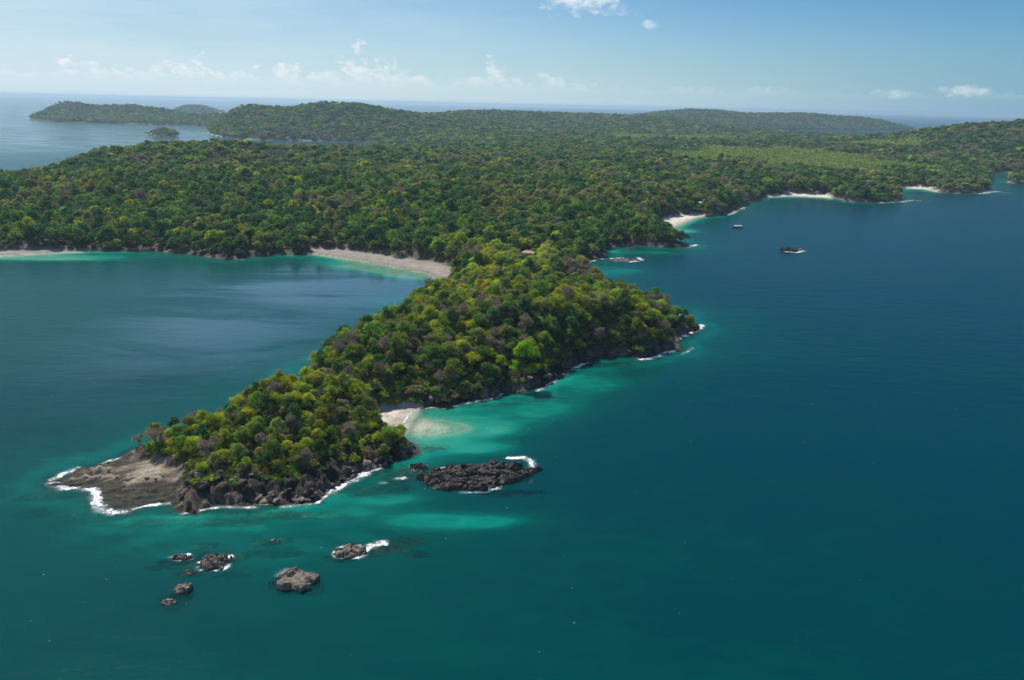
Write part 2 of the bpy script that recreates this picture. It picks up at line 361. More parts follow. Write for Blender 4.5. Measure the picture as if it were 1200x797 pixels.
# ------------------------------------------------------------------ mesh helpers
def mesh_from(name, v, faces, mats, smooth_shade=False, mat_idx=None):
    me = bpy.data.meshes.new(name)
    v = np.asarray(v, np.float32)
    if isinstance(faces, np.ndarray):
        n, k = faces.shape
        me.vertices.add(len(v)); me.vertices.foreach_set('co', v.ravel())
        me.loops.add(n * k); me.loops.foreach_set('vertex_index', faces.astype(np.int32).ravel())
        me.polygons.add(n); me.polygons.foreach_set('loop_start', np.arange(0, n * k, k, dtype=np.int32))
        me.update(calc_edges=True)
    else:
        me.from_pydata(v.tolist(), [], faces)
    for mt in (mats if isinstance(mats, (list, tuple)) else [mats]): me.materials.append(mt)
    if mat_idx is not None: me.polygons.foreach_set('material_index', np.asarray(mat_idx, np.int32))
    me.polygons.foreach_set('use_smooth', np.full(len(me.polygons), smooth_shade, bool))
    me.update()
    return me

def obj(name, me, parent=None, loc=(0, 0, 0), rot=(0, 0, 0), scale=(1, 1, 1)):
    o = bpy.data.objects.new(name, me); COL.objects.link(o)
    o.location = loc; o.rotation_euler = rot; o.scale = scale
    if parent is not None: o.parent = parent
    return o

def tag(o, label, cat, group=None, kind=None):
    o['label'] = label
    if cat: o['category'] = cat
    if group: o['group'] = group
    if kind: o['kind'] = kind
    return o

def attr(me, name, data, typ='FLOAT', dom='POINT'):
    a = me.attributes.new(name, typ, dom)
    a.data.foreach_set({'FLOAT': 'value', 'INT': 'value', 'FLOAT_VECTOR': 'vector', 'FLOAT_COLOR': 'color'}[typ], np.ascontiguousarray(data).ravel())

def grid(xs, ys, zfun):
    X, Y = np.meshgrid(xs, ys); ny, nx = X.shape
    i = np.arange(nx - 1)[None, :] + np.arange(ny - 1)[:, None] * nx
    fc = np.stack([i, i + 1, i + nx + 1, i + nx], -1).reshape(-1, 4)
    return X, Y, fc

def lines(*spans):
    """(from, to, step at the start, step at the end) ... joined grid lines"""
    out = []
    for a, b, s0, s1 in spans:
        p = a
        while p < b - 1e-6:
            out.append(p); t = (p - a) / (b - a); p += s0 + (s1 - s0) * t
    out.append(spans[-1][1])
    return np.array(out)

# ------------------------------------------------------------------ materials
def new_mat(name):
    mt = bpy.data.materials.new(name); mt.use_nodes = True
    return mt, NT(mt.node_tree)

def out(n, sh):
    o = n.node('ShaderNodeOutputMaterial'); n.l.new(sh, o.inputs[0])

def bsdf(n, col, rough=0.8, normal=None, spec=0.3):
    p = n.node('ShaderNodeBsdfPrincipled'); n.put(p.inputs['Base Color'], col); n.put(p.inputs['Roughness'], rough)
    p.inputs['Specular IOR Level'].default_value = spec
    if normal is not None: n.l.new(normal, p.inputs['Normal'])
    return p.outputs[0]

def pos(n): return n.node('ShaderNodeNewGeometry').outputs['Position']

def ground_material():
    mt, n = new_mat('ground')
    c = n.node('ShaderNodeAttribute', attribute_name='cover').outputs['Color']
    p = pos(n)
    v1 = n.noise(p, 0.9, 6, 0.65); v2 = n.noise(p, 0.13, 4, 0.6)
    k = n.math('ADD', n.maprange(v1, 0.25, 0.75, 0.62, 1.34), n.maprange(v2, 0.3, 0.7, -0.18, 0.18))
    kc = n.node('ShaderNodeCombineXYZ')
    for i in range(3): n.l.new(k, kc.inputs[i])
    col = n.mix(1.0, c, kc.outputs[0], 'MULTIPLY')
    bm = n.bump(n.noise(p, 1.6, 6, 0.7), 0.55, 0.5)
    out(n, bsdf(n, col, 0.85, bm, 0.25)); return mt

def rock_material(name, dark, mid, tan, tan_at=0.6):
    mt, n = new_mat(name)
    p = pos(n)
    nz = n.noise(p, 0.55, 6, 0.68); fine = n.noise(p, 3.2, 5, 0.7)
    col = n.ramp(n.math('ADD', n.math('MULTIPLY', nz, 0.6), n.math('MULTIPLY', fine, 0.4)), [(0.34, dark), (0.52, mid), (tan_at + .06, tan)])
    # wet, weed-dark band up to the splash line
    zc = n.node('ShaderNodeSeparateXYZ'); n.l.new(p, zc.inputs[0])
    wet = n.maprange(n.math('ADD', zc.outputs[2], n.math('MULTIPLY', nz, 0.8)), 0.4, 0.9)
    col = n.mix(wet, (0.035, 0.032, 0.024), col)
    rough = n.maprange(wet, 0, 1, 0.35, 0.88)
    bm = n.bump(n.noise(p, 1.4, 7, 0.7), 0.8, 0.45)
    out(n, bsdf(n, col, rough, bm, 0.3)); return mt

def leaf_material():
    mt, n = new_mat('foliage')
    a = n.node('ShaderNodeAttribute', attribute_name='tint', attribute_type='INSTANCER').outputs['Color']
    g = n.node('ShaderNodeNewGeometry')
    v = n.noise(g.outputs['Position'], 0.45, 3, 0.6)
    k = n.maprange(v, 0.3, 0.7, 0.62, 1.38)
    rp = n.maprange(g.outputs['Random Per Island'], 0, 1, 0.72, 1.28, False)
    kc = n.node('ShaderNodeCombineXYZ'); kk = n.math('MULTIPLY', k, rp)
    for i in range(3): n.l.new(kk, kc.inputs[i])
    col = n.mix(1.0, a, kc.outputs[0], 'MULTIPLY')
    d = n.node('ShaderNodeBsdfDiffuse'); n.l.new(col, d.inputs[0])
    tcol = n.mix(1.0, col, (1.25, 1.25, 0.55), 'MULTIPLY')
    t = n.node('ShaderNodeBsdfTranslucent'); n.l.new(tcol, t.inputs[0])
    out(n, n.shmix(0.44, d.outputs[0], t.outputs[0])); return mt

def simple_mat(name, col, rough=0.7, var=0.25, scale=2.0, spec=0.3):
    mt, n = new_mat(name)
    v = n.noise(pos(n), scale, 5, 0.6)
    lo = tuple(c * (1 - var) for c in col); hi_ = tuple(min(1, c * (1 + var)) for c in col)
    out(n, bsdf(n, n.ramp(v, [(0.3, lo), (0.7, hi_)]), rough, None, spec)); return mt

M_GROUND = ground_material()
M_ROCK = rock_material('volcanic_rock', (0.02, 0.017, 0.015), (0.075, 0.063, 0.053), (0.21, 0.17, 0.13))
M_ROCK2 = rock_material('pale_rock', (0.07, 0.058, 0.045), (0.23, 0.19, 0.145), (0.40, 0.345, 0.275))
M_LEAF = leaf_material()
M_BARK = simple_mat('bark', (0.13, 0.10, 0.075), 0.9, 0.4, 3.0)
M_TWIG = simple_mat('bare_twigs', (0.36, 0.285, 0.215), 0.9, 0.3, 1.0)

# ------------------------------------------------------------------ ground and sea bed
gx = lines((-4800, -1200, 130, 60), (-1200, -420, 45, 10), (-420, -185, 9, 1.5), (-185, 45, 0.75, 0.75), (45, 150, 1.2, 1.8), (150, 420, 2.5, 7), (420, 1500, 8, 25), (1500, 4300, 35, 120))
gy = lines((120, 240, 10, 2), (240, 272, 1.6, 0.8), (272, 400, 0.75, 0.8), (400, 620, 0.9, 2.2), (620, 1000, 2.4, 5), (1000, 2400, 6, 20), (2400, 9200, 22, 90))
X, Y, fc = grid(gx, gy, None)
T = terrain(X, Y)
Z = T['z'].copy()
r_, c_ = T['rocky'], T['sand']
n1 = fbm(X / 6, Y / 6, 4, 201); n2 = fbm(X / 40, Y / 40, 3, 205)
def lerp(a, b, t): return a + (b - a) * t[..., None]
soil = lerp(np.array([0.055, 0.052, 0.024]), np.array([0.10, 0.085, 0.045]), smooth(.35, .7, n1))
meadow = np.array([0.13, 0.17, 0.045])
dark = lerp(np.array([0.026, 0.022, 0.019]), np.array([0.085, 0.062, 0.048]), smooth(.3, .75, n1))
red = np.array([0.16, 0.085, 0.06])
tan = lerp(np.array([0.10, 0.08, 0.06]), np.array([0.34, 0.28, 0.21]), smooth(.25, .75, T['strat']))
wetr = np.array([0.045, 0.04, 0.028])
sandc = lerp(np.array([0.60, 0.51, 0.42]), np.array([0.72, 0.64, 0.55]), n2)
mainsand = smooth(560, 650, Y) * smooth(120, 20, X)
sandc = lerp(sandc, np.array([0.21, 0.185, 0.16]) * np.ones_like(sandc), mainsand * 0.85)
C = soil
C = lerp(C, meadow * np.ones_like(C), meadow_mask(X, Y))
C = lerp(C, np.array([0.045, 0.065, 0.02]) * np.ones_like(C), 0.6 * smooth(900, 1500, Y) * (1 - meadow_mask(X, Y)))
cl = smooth(13, 9, T['s'] + (n1 - .5) * 10) * (1 - c_)
C = lerp(C, lerp(dark, red * np.ones_like(dark), smooth(.45, .7, n2) * smooth(2.5, 6, Z)), cl)
shelfc = lerp(wetr * np.ones_like(tan), tan, smooth(1.0, 2.1, Z + (n1 - .5) * 1.6))
ledge = smooth(4.5, 2.5, T['s']) * (1 - c_) * smooth(.35, .6, n1) * smooth(0.25, .6, Z)
C = lerp(C, tan * 0.75, ledge)
C = lerp(C, shelfc, T['shelf'])
C = lerp(C, sandc, c_ ** 1.5 * smooth(2.5, 1.7, Z))
C = lerp(C, C * 0.72, c_ * smooth(0.5, 0.25, Z))       # wet sand
bed = lerp(np.array([0.50, 0.47, 0.38]) * np.ones_like(C), np.array([0.055, 0.05, 0.035]) * np.ones_like(C), T['reef'])
C = np.where((T['s'] < 0)[..., None], bed, C)
V = np.stack([X, Y, Z], -1).reshape(-1, 3)
me = mesh_from('terrain', V, fc, M_GROUND, True)
attr(me, 'cover', np.concatenate([C.reshape(-1, 3), np.ones((V.shape[0], 1))], 1), 'FLOAT_COLOR')
terr = obj('terrain', me); terr['kind'] = 'structure'; terr['label'] = 'hilly forested coast with rocky shores, beaches and shallow sea bed'

# ------------------------------------------------------------------ sea
def water_material():
    mt, n = new_mat('sea_water')
    dep = n.node('ShaderNodeAttribute', attribute_name='depth').outputs['Fac']
    foam = n.node('ShaderNodeAttribute', attribute_name='foam').outputs['Fac']
    p = pos(n)
    big = n.noise(n.mapping(p, (0.006, 0.013, 1)), 1.0, 4, 0.6)
    hued = n.node('ShaderNodeAttribute', attribute_name='hue').outputs['Fac']
    mott = n.noise(n.mapping(p, (0.05, 0.10, 1)), 1.0, 5, 0.65, 0.5)
    depv = n.math('MULTIPLY', hued, n.math('ADD', n.maprange(big, 0.3, 0.7, 0.86, 1.14), n.maprange(mott, 0.3, 0.7, -0.15, 0.15)))
    body = n.ramp(n.math('DIVIDE', depv, 32.0, clamp=True), [
        (0.0, (0.14, 0.33, 0.23)), (0.04, (0.020, 0.350, 0.25)), (0.10, (0.002, 0.220, 0.165)), (0.17, (0.0, 0.108, 0.088)),
        (0.30, (0.0, 0.061, 0.055)), (0.50, (0.0, 0.052, 0.052)), (0.72, (0.0, 0.041, 0.047)), (1.0, (0.0, 0.037, 0.056))])
    clear = n.math('POWER', 2.718, n.math('MULTIPLY', dep, -0.50))
    tint = n.mix(n.math('MULTIPLY', dep, 0.5, clamp=True), (0.97, 1.0, 0.98), (0.42, 0.86, 0.74))
    tr = n.node('ShaderNodeBsdfTransparent'); n.l.new(tint, tr.inputs[0])
    # waves: chop, swell, and calm patches with a sheen added by stronger, whiter reflection
    calm = n.node('ShaderNodeAttribute', attribute_name='calm').outputs['Fac']
    sheen_off = n.math('SUBTRACT', 1.0, n.math('MULTIPLY', calm, n.maprange(n.noise(n.mapping(p, (0.007, 0.022, 1), rot=(0, 0, -0.2)), 1.0, 5, 0.65, 0.6), 0.32, 0.58, 0.3, 1.0)))
    chop = n.noise(n.mapping(p, (0.42, 0.62, 1), rot=(0, 0, 0.5)), 1.0, 4, 0.6)
    swell = n.noise(n.mapping(p, (0.055, 0.12, 1), rot=(0, 0, 0.35)), 1.0, 3, 0.5)
    h = n.math('ADD', n.math('MULTIPLY', chop, 0.5), n.math('MULTIPLY', swell, 1.3))
    bm = n.bump(h, n.maprange(sheen_off, 0, 1, 0.06, 0.26), 1.0)
    df = n.node('ShaderNodeBsdfDiffuse'); n.l.new(body, df.inputs[0])
    base = n.shmix(clear, df.outputs[0], tr.outputs[0])
    gl = n.node('ShaderNodeBsdfGlossy'); n.put(gl.inputs['Color'], n.mix(sheen_off, (0.95, 0.98, 1.0), (0.72, 0.90, 1.0)))
    n.put(gl.inputs['Roughness'], n.maprange(sheen_off, 0, 1, 0.10, 0.14)); n.l.new(bm, gl.inputs['Normal'])
    fr = n.node('ShaderNodeFresnel'); fr.inputs[0].default_value = 1.33; n.l.new(bm, fr.inputs[1])
    sh = n.shmix(n.math('MULTIPLY', n.math('MINIMUM', n.math('MAXIMUM', n.math('SUBTRACT', fr.outputs[0], 0.018), 0.006), 0.7), n.maprange(sheen_off, 0, 1, 1.3, 0.40)), base, gl.outputs[0])
    # surf
    fn = n.noise(p, 0.9, 8, 0.75, 0.6)
    fn2 = n.noise(p, 0.22, 3, 0.6, 0.3)
    wisp = n.math('ADD', n.math('MULTIPLY', n.math('SUBTRACT', fn, 0.5), 2.4), n.math('MULTIPLY', n.math('SUBTRACT', fn2, 0.5), 2.2))
    fm = n.maprange(n.math('ADD', n.math('MULTIPLY', foam, 0.85), wisp), 0.45, 0.85)
    fm = n.math('MULTIPLY', fm, n.maprange(foam, 0.05, 0.45))
    fm = n.math('MAXIMUM', fm, n.math('MULTIPLY', n.maprange(foam, 0.0, 1.0), 0.22))
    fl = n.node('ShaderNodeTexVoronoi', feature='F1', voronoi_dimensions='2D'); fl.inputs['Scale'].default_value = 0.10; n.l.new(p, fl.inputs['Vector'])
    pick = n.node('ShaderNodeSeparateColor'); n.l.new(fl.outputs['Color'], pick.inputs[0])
    glint = n.math('MULTIPLY', n.math('LESS_THAN', fl.outputs['Distance'], n.math('MULTIPLY', pick.outputs[1], 0.03)), n.math('GREATER_THAN', n.math('ADD', pick.outputs[0], big), 1.36))  # sun glints painted into the water colour as tiny white dots
    fm = n.math('MAXIMUM', fm, n.math('MULTIPLY', glint, 0.22))
    fd = n.node('ShaderNodeBsdfDiffuse'); fd.inputs[0].default_value = (0.82, 0.85, 0.86, 1)
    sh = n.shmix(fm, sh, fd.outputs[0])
    out(n, sh); return mt

SURF = [([(60, 566), (75, 572), (92, 571), (112, 574), (113, 585), (118, 597), (132, 601), (146, 600)], 1.5, 1.0), ([(62, 562), (72, 556), (90, 550)], 1.6, 0.9), ([(120, 543), (146, 535)], 0.9, .8),
        ([(146, 600), (170, 592), (200, 590)], 1.0, 0.75), ([(214, 602), (240, 597), (262, 594), (300, 595)], 0.9, 0.7),
        ([(330, 594), (370, 590), (384, 580)], 0.8, 0.8), ([(386, 577), (398, 570), (410, 563), (428, 555)], 1.6, 1.05), ([(432, 553), (446, 549)], 0.7, .9),
        ([(598, 537), (612, 536), (622, 540), (623, 546)], 1.1, 1.05), ([(594, 563), (606, 556), (618, 551)], 1.1, .95), ([(540, 577), (570, 577), (586, 570)], 0.6, 0.7), ([(465, 561), (474, 560)], .9, .8), ([(446, 566), (452, 566)], .7, .7),
        ([(421, 649), (434, 641), (450, 636)], 1.35, 1.1), ([(327, 674), (336, 668)], 0.9, 0.75), ([(338, 691), (366, 688)], 0.7, 0.75), ([(206, 654), (220, 650)], .7, .7), ([(245, 668), (262, 655), (270, 652)], .8, .75),
        ([(190, 704), (202, 702)], 1.3, 1.0), ([(210, 692), (222, 684)], .6, .7), ([(500, 478), (530, 476), (560, 470), (584, 466), (588, 461)], 0.8, 0.9), ([(630, 458), (650, 446)], 1.2, .9), ([(660, 438), (672, 431), (688, 425)], 1.5, .95),
        ([(752, 421), (764, 420), (776, 414), (790, 411)], 1.6, 1.05), ([(792, 397), (806, 391), (820, 384), (822, 381)], 1.8, 1.05), ([(792, 380), (806, 379)], 1.3, .9), ([(790, 373), (796, 367)], 1.6, .9), ([(800, 415), (812, 408)], 1.2, .5),
        ([(462, 513), (470, 499), (478, 487), (485, 481)], 0.45, 1.0), ([(671, 313), (686, 308), (706, 303)], 1.8, .95), ([(738, 307), (752, 305), (748, 302)], 1.8, 1.0), ([(716, 303), (730, 302)], 1.4, .8),
        ([(722, 289), (737, 287)], 1.2, .8), ([(804, 290), (816, 287)], 2.2, 1.0), ([(921, 295), (934, 296), (942, 294)], 1.8, 1.0), ([(854, 252), (864, 247), (872, 243)], 2.2, .85), ([(1022, 238), (1052, 237), (1066, 235)], 2.4, .9), ([(1070, 235), (1090, 235)], 2.2, .7),
        ([(1150, 227), (1165, 224), (1180, 227)], 4, .8), ([(980, 236), (1000, 238)], 2.5, .7), ([(1172, 203), (1200, 203)], 3, .8), ([(250, 303), (285, 304)], 1.2, .6)]
wx = lines((-46000, -5000, 6000, 1500), (-5000, -1200, 400, 60), (-1200, -420, 40, 8), (-420, -185, 7, 1.4), (-185, 60, 0.85, 0.85), (60, 160, 1.2, 1.8), (160, 420, 2.5, 7), (420, 1500, 8, 25), (1500, 5000, 35, 300), (5000, 46000, 600, 6000))
wy = lines((-6000, 60, 2000, 60), (60, 230, 20, 1.6), (230, 330, 0.9, 0.9), (330, 600, 1.0, 2.0), (600, 1000, 2.2, 4), (1000, 2600, 5, 30), (2600, 9000, 40, 200), (9000, 46000, 400, 6000))
X, Y, fc = grid(wx, wy, None)
TW = terrain(X, Y, True)
depth = np.maximum(-TW['z'], 0)
inner = (np.abs(X) < 4600) & (Y < 9000) & (Y > 130)
depth = np.where(inner, depth, 30); hue = np.where(inner, np.maximum(TW['hue'], 3.0 * (1 - TW['sand']) * smooth(0, -6, TW['s']) * smooth(30, 8, -TW['s']) * (TW['hue'] > 3)), 30)
foam = np.zeros(X.shape)
near_sel = (Y < 2400) & (Y > 230) & (np.abs(X) < 1500)
xs_, ys_ = X[near_sel], Y[near_sel]
fo = np.zeros(xs_.shape)
lace = fbm(xs_ / 2.4, ys_ / 2.4, 4, 301, .6)
for pts, wd, st in SURF:
    dd = seg_dist(xs_, ys_, sea_pts(pts), False)
    fo = np.maximum(fo, st * np.exp(-(dd / (1.35 * wd * (0.35 + 1.3 * lace))) ** 2))
# foam rings round the rocks that break the surface
for px, py, wpx, ratio in ((345, 682, 44, .95), (411, 647, 34, .8), (212, 654, 22, .5), (252, 660, 32, 1.0), (215, 691, 20, 1.0), (198, 706, 18, .8), (561, 559, 120, .52), (489, 548, 20, .75), (928, 294, 32, .5), (733, 305, 34, .42)):
    rx_, ry_ = at(px, py); kx = wpx * math.hypot(ry_, CZ) / F / 2
    q = np.hypot((xs_ - rx_) / kx, (ys_ - ry_) / (kx * ratio)); wob_ = fbm(xs_ / (kx * .35), ys_ / (kx * .35), 3, 320)
    fo = np.maximum(fo, 0.95 * np.exp(-((q - 1.06) * kx / 1.1) ** 2) * smooth(.42, .58, wob_))
sN = TW['s'][near_sel]
wv = fbm(xs_ / 11, ys_ / 11, 3, 311)
fo = np.maximum(fo, 0.62 * smooth(-1.6, -0.2, sN) * smooth(.52, .72, wv) * (1 - TW['sand'][near_sel]) * smooth(1.2, 0.3, sN))
foam[near_sel] = fo
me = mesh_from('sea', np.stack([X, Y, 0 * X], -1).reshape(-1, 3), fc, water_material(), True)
attr(me, 'depth', depth.ravel()); attr(me, 'foam', foam.ravel()); attr(me, 'hue', hue.ravel())
calm_sheen = np.minimum(1, 1.3 * np.maximum(blob(X, Y, at(400, 335), 110, 110, 0.0), .75 * blob(X, Y, at(270, 390), 80, 110, 0)))  # where the added sheen lies on the bay
calm_sheen = np.maximum(calm_sheen, .5 * smooth(1500, 2600, Y) * smooth(200, -300, X))
attr(me, 'calm', calm_sheen.ravel())
sea = obj('sea', me); sea['kind'] = 'structure'; sea['label'] = 'teal and blue sea, turquoise over the shallows'
del TW


# ------------------------------------------------------------------ rocks
def outcrop_mesh(name, rx, ry, h, seed, mat, cell=3.0, res=0.35, sharp=0.6, amp=1.0, lean=0.0):
    nx = int(2.6 * rx / res); ny = int(2.6 * ry / res)
    u, v = np.meshgrid(np.linspace(-1.3 * rx, 1.3 * rx, nx), np.linspace(-1.3 * ry, 1.3 * ry, ny))
    r = np.hypot(u / rx, v / ry) + (fbm(u / (rx * .45) + seed, v / (ry * .45), 4, seed) - .5) * 0.9
    b1, c1 = blocks(u / cell + seed, v / (cell * .75), seed + 1); b2, c2 = blocks(u / (cell * .42) + seed, v / (cell * .36), seed + 2)
    f = np.clip(1 - r * r, -1.5, 1)
    z = h * np.sign(f) * np.abs(f) ** sharp + ((b1 - .4) * 1.15 + (b2 - .4) * .45) * amp * smooth(-.6, .25, f) + lean * u / rx * smooth(-.2, .4, f)
    z += (fbm(u / .8, v / .8, 3, seed + 4) - .5) * .35 * amp
    z = np.maximum(z, -2.2)
    i = np.arange(nx - 1)[None, :] + np.arange(ny - 1)[:, None] * nx
    fc = np.stack([i, i + 1, i + nx + 1, i + nx], -1).reshape(-1, 4)
    zc = z.ravel()[fc].max(1)
    return mesh_from(name, np.stack([u, v, z], -1).reshape(-1, 3), fc[zc > -2.0], mat, False)

def outcrop(px, py, wpx, ratio, h, seed, mat, label, cat='rock', name='sea_rock', rot=0.0, **kw):
    x, y = at(px, py); k = math.hypot(y, CZ) / F
    rx = wpx * k / 2; ry = rx * ratio
    return tag(obj(name, outcrop_mesh(name, rx, ry, h, seed, mat, **kw), None, (x, y, 0), (0, 0, rot)), label, cat)

outcrop(561, 559, 126, 0.52, 2.6, 21, M_ROCK, 'long dark volcanic reef rising from turquoise water beside the cove', 'reef', 'rock_reef', 0.16, cell=4.6, amp=1.6, sharp=.45)
outcrop(489, 548, 20, 0.75, 1.1, 25, M_ROCK, 'small black rock between the islet shore and the long reef', cell=1.6, res=.25, amp=1.0)
outcrop(345, 682, 44, 0.95, 1.7, 31, M_ROCK2, 'lone blocky grey rock split by a dark crack, surf around its foot', rot=.15, cell=5.4, res=.25, amp=1.0, sharp=.3)
outcrop(411, 647, 34, 0.8, 1.2, 35, M_ROCK2, 'brown cracked rock with white surf breaking against its side', rot=.35, cell=3.0, res=.25, amp=1.0, sharp=.4)
outcrop(212, 654, 22, 0.5, 0.9, 41, M_ROCK2, 'small pale rock barely above water beside a broken rock cluster', rot=.1, cell=2.2, res=.22, amp=.8)
outcrop(252, 660, 32, 1.0, 1.2, 45, M_ROCK2, 'broken cluster of wet grey rocks awash in green shallows', rot=.3, cell=2.2, res=.22, amp=1.3)
outcrop(215, 691, 20, 1.0, 1.2, 51, M_ROCK2, 'pale upright rock beside a breaking patch of foam', rot=.8, cell=2.6, res=.22, amp=.9)
outcrop(198, 706, 16, .8, 0.5, 55, M_ROCK2, 'low rock covered by a breaking wave', rot=.2, cell=2.0, res=.22, amp=.5)
outcrop(223, 671, 16, 0.5, 0.25, 57, M_ROCK, 'nearly submerged brown rock between two pale rocks', rot=.1, cell=2.0, res=.22, amp=.5)
outcrop(321, 634, 13, 0.45, 0.6, 59, M_ROCK2, 'tiny pale rock showing above a dark submerged reef', rot=.1, cell=1.6, res=.22, amp=.6)
outcrop(924, 294, 20, 0.55, 3.0, 61, M_ROCK, 'dark two-humped rock alone in the open blue bay', rot=.1, cell=3.6, res=.5, amp=2.0)
outcrop(936, 293, 12, 0.5, 1.6, 63, M_ROCK2, 'low pale rock touching the dark rock in the open bay', rot=.0, cell=3, res=.5, amp=1.4)
outcrop(733, 305, 34, 0.42, 0.9, 65, M_ROCK2, 'flat reddish reef awash off the wooded point', 'reef', 'rock_reef', .05, cell=3.2, res=.5, amp=.8)
outcrop(742, 291, 20, 0.3, 0.9, 67, M_ROCK, 'thin dark rock line off the sheltered shore under the trees', 'reef', 'rock_reef', .0, cell=3.2, res=.5, amp=.8)
outcrop(866, 247, 22, 0.35, 1.2, 69, M_ROCK2, 'surf-washed rocks at the far end of the white beach', 'reef', 'rock_reef', .2, cell=3.2, res=.7, amp=1.0)
outcrop(1072, 236, 22, 0.28, 1.3, 71, M_ROCK2, 'rocks trailing off the tip of the wooded point', 'reef', 'rock_reef', .0, cell=4, res=.9, amp=1.2)

def boulder_mesh(seed):
    r = np.random.default_rng(seed)
    bm = bmesh.new(); bmesh.ops.create_icosphere(bm, subdivisions=3, radius=1.0)
    co = np.array([v.co[:] for v in bm.verts])
    for _ in range(11):
        nrm = r.normal(size=3); nrm /= np.linalg.norm(nrm); d = r.uniform(.52, .85)
        ex = np.maximum(co @ nrm - d, 0); co -= ex[:, None] * nrm * 0.94
    co *= np.array([1.15, .85, .7]); co += r.normal(size=co.shape) * 0.014
    for v, c in zip(bm.verts, co): v.co = c
    me = bpy.data.meshes.new('boulder'); bm.to_mesh(me); bm.free()
    me.polygons.foreach_set('use_smooth', np.zeros(len(me.polygons), bool))
    return me
B_DARK = [boulder_mesh(100 + k) for k in range(7)]; B_PALE = [q.copy() for q in B_DARK[:5]]
for q in B_DARK: q.materials.append(M_ROCK)
for q in B_PALE: q.materials.append(M_ROCK2)

def boulders(line, n, off, size, pale, label, group, seed):
    r = np.random.default_rng(seed); P = np.array(sea_pts(line)); L = np.r_[0, np.cumsum(np.hypot(*np.diff(P, axis=0).T))]
    t = np.sort(r.uniform(0, L[-1], n)); px = np.interp(t, L, P[:, 0]); py = np.interp(t, L, P[:, 1]) + r.uniform(off[0], off[1], n)
    z = terrain(px, py)['z']
    for k in range(n):
        sz = size[0] + (size[1] - size[0]) * r.random() ** 2
        lib = B_PALE if r.random() < pale else B_DARK
        o = obj('boulder', lib[r.integers(len(lib))], None, (px[k], py[k], max(z[k], -0.6) + sz * .12), (r.uniform(-.3, .3), r.uniform(-.3, .3), r.uniform(0, 6.28)), (sz * r.uniform(.8, 1.3), sz * r.uniform(.8, 1.2), sz * r.uniform(.7, 1.1)))
        sa = 'small ' if sz < size[0] + .18 * (size[1] - size[0]) else ('big ' if sz > size[0] + .6 * (size[1] - size[0]) else '')
        tone = 'pale brown' if lib is B_PALE else 'blackish'
        tag(o, sa + tone + ' ' + label, 'boulder', sa + tone + ' ' + group)

boulders([(206, 592), (232, 585), (262, 578), (290, 588)], 58, (0, 12), (0.9, 3.6), .2, 'angular boulder heaped where the rock shelf meets the islet cliff', 'boulders heaped beside the rock shelf', 1)
boulders([(290, 592), (330, 590), (372, 586)], 34, (-.5, 4), (0.6, 1.9), .75, 'rough boulder along the foot of the bushy islet cliff', 'boulders under the islet cliff', 2)
boulders([(388, 574), (420, 556), (450, 545), (478, 533)], 26, (0, 4), (0.7, 2.0), .1, 'boulder on the shaded islet shore facing the long reef', 'boulders on the shaded islet shore', 3)
boulders([(515, 560), (540, 566), (565, 560), (590, 550)], 24, (-3, 3), (0.9, 2.1), .2, 'chunky boulder piled on the long volcanic reef', 'boulders piled on the reef', 4)
boulders([(505, 477), (560, 470), (600, 458), (640, 450), (690, 424), (740, 417), (790, 408)], 60, (0.5, 5), (0.8, 2.2), .35, 'boulder along the wooded headland shore', 'boulders along the headland shore', 5)
boulders([(476, 520), (484, 527), (480, 534)], 12, (-.5, 3), (0.7, 1.8), .35, 'boulder at the lower end of the small pale cove beach', 'boulders beside the cove beach', 6)
boulders([(793, 383), (806, 386), (814, 385)], 14, (-2, 3), (0.8, 2.0), .5, 'wet boulder on the surf-beaten tip of the headland', 'boulders on the headland tip', 7)
boulders([(243, 298), (268, 301), (286, 301)], 14, (0, 7), (1.0, 2.6), .6, 'boulder on the small rock ledge below the bay forest', 'boulders on the bay ledge', 8)
boulders([(90, 562), (130, 572), (190, 578)], 12, (-5, 9), (0.5, 1.2), .8, 'loose stone lying on the tan rock shelf', 'loose stones on the shelf', 9)

# ------------------------------------------------------------------ trees
def tube(path, radii, sides=6):
    v, f = [], []
    for k, (p, r) in enumerate(zip(path, radii)):
        p = Vector(p); q = Vector(path[min(k + 1, len(path) - 1)]) - Vector(path[max(k - 1, 0)])
        q = q.normalized() if q.length > 1e-6 else Vector((0, 0, 1))
        a = q.orthogonal().normalized(); b = q.cross(a)
        for s in range(sides):
            t = 2 * math.pi * s / sides; v.append(p + (a * math.cos(t) + b * math.sin(t)) * r)
    for k in range(len(path) - 1):
        for s in range(sides):
            f.append((k * sides + s, k * sides + (s + 1) % sides, (k + 1) * sides + (s + 1) % sides, (k + 1) * sides + s))
    return [tuple(q) for q in v], f

def leaf_quads(c, nrm, size, r, slim=0.62):
    n = len(c)
    nrm = nrm / np.linalg.norm(nrm, axis=1, keepdims=True)
    a = np.cross(nrm, r.normal(size=(n, 3))); a /= np.linalg.norm(a, axis=1, keepdims=True)
    b = np.cross(nrm, a)
    s = (size * r.uniform(.6, 1.35, n))[:, None]
    v = np.stack([c + a * s * .5, c + b * s * .5 * slim, c - a * s * .5, c - b * s * .5 * slim], 1).reshape(-1, 3)
    return v, np.arange(4 * n).reshape(n, 4)

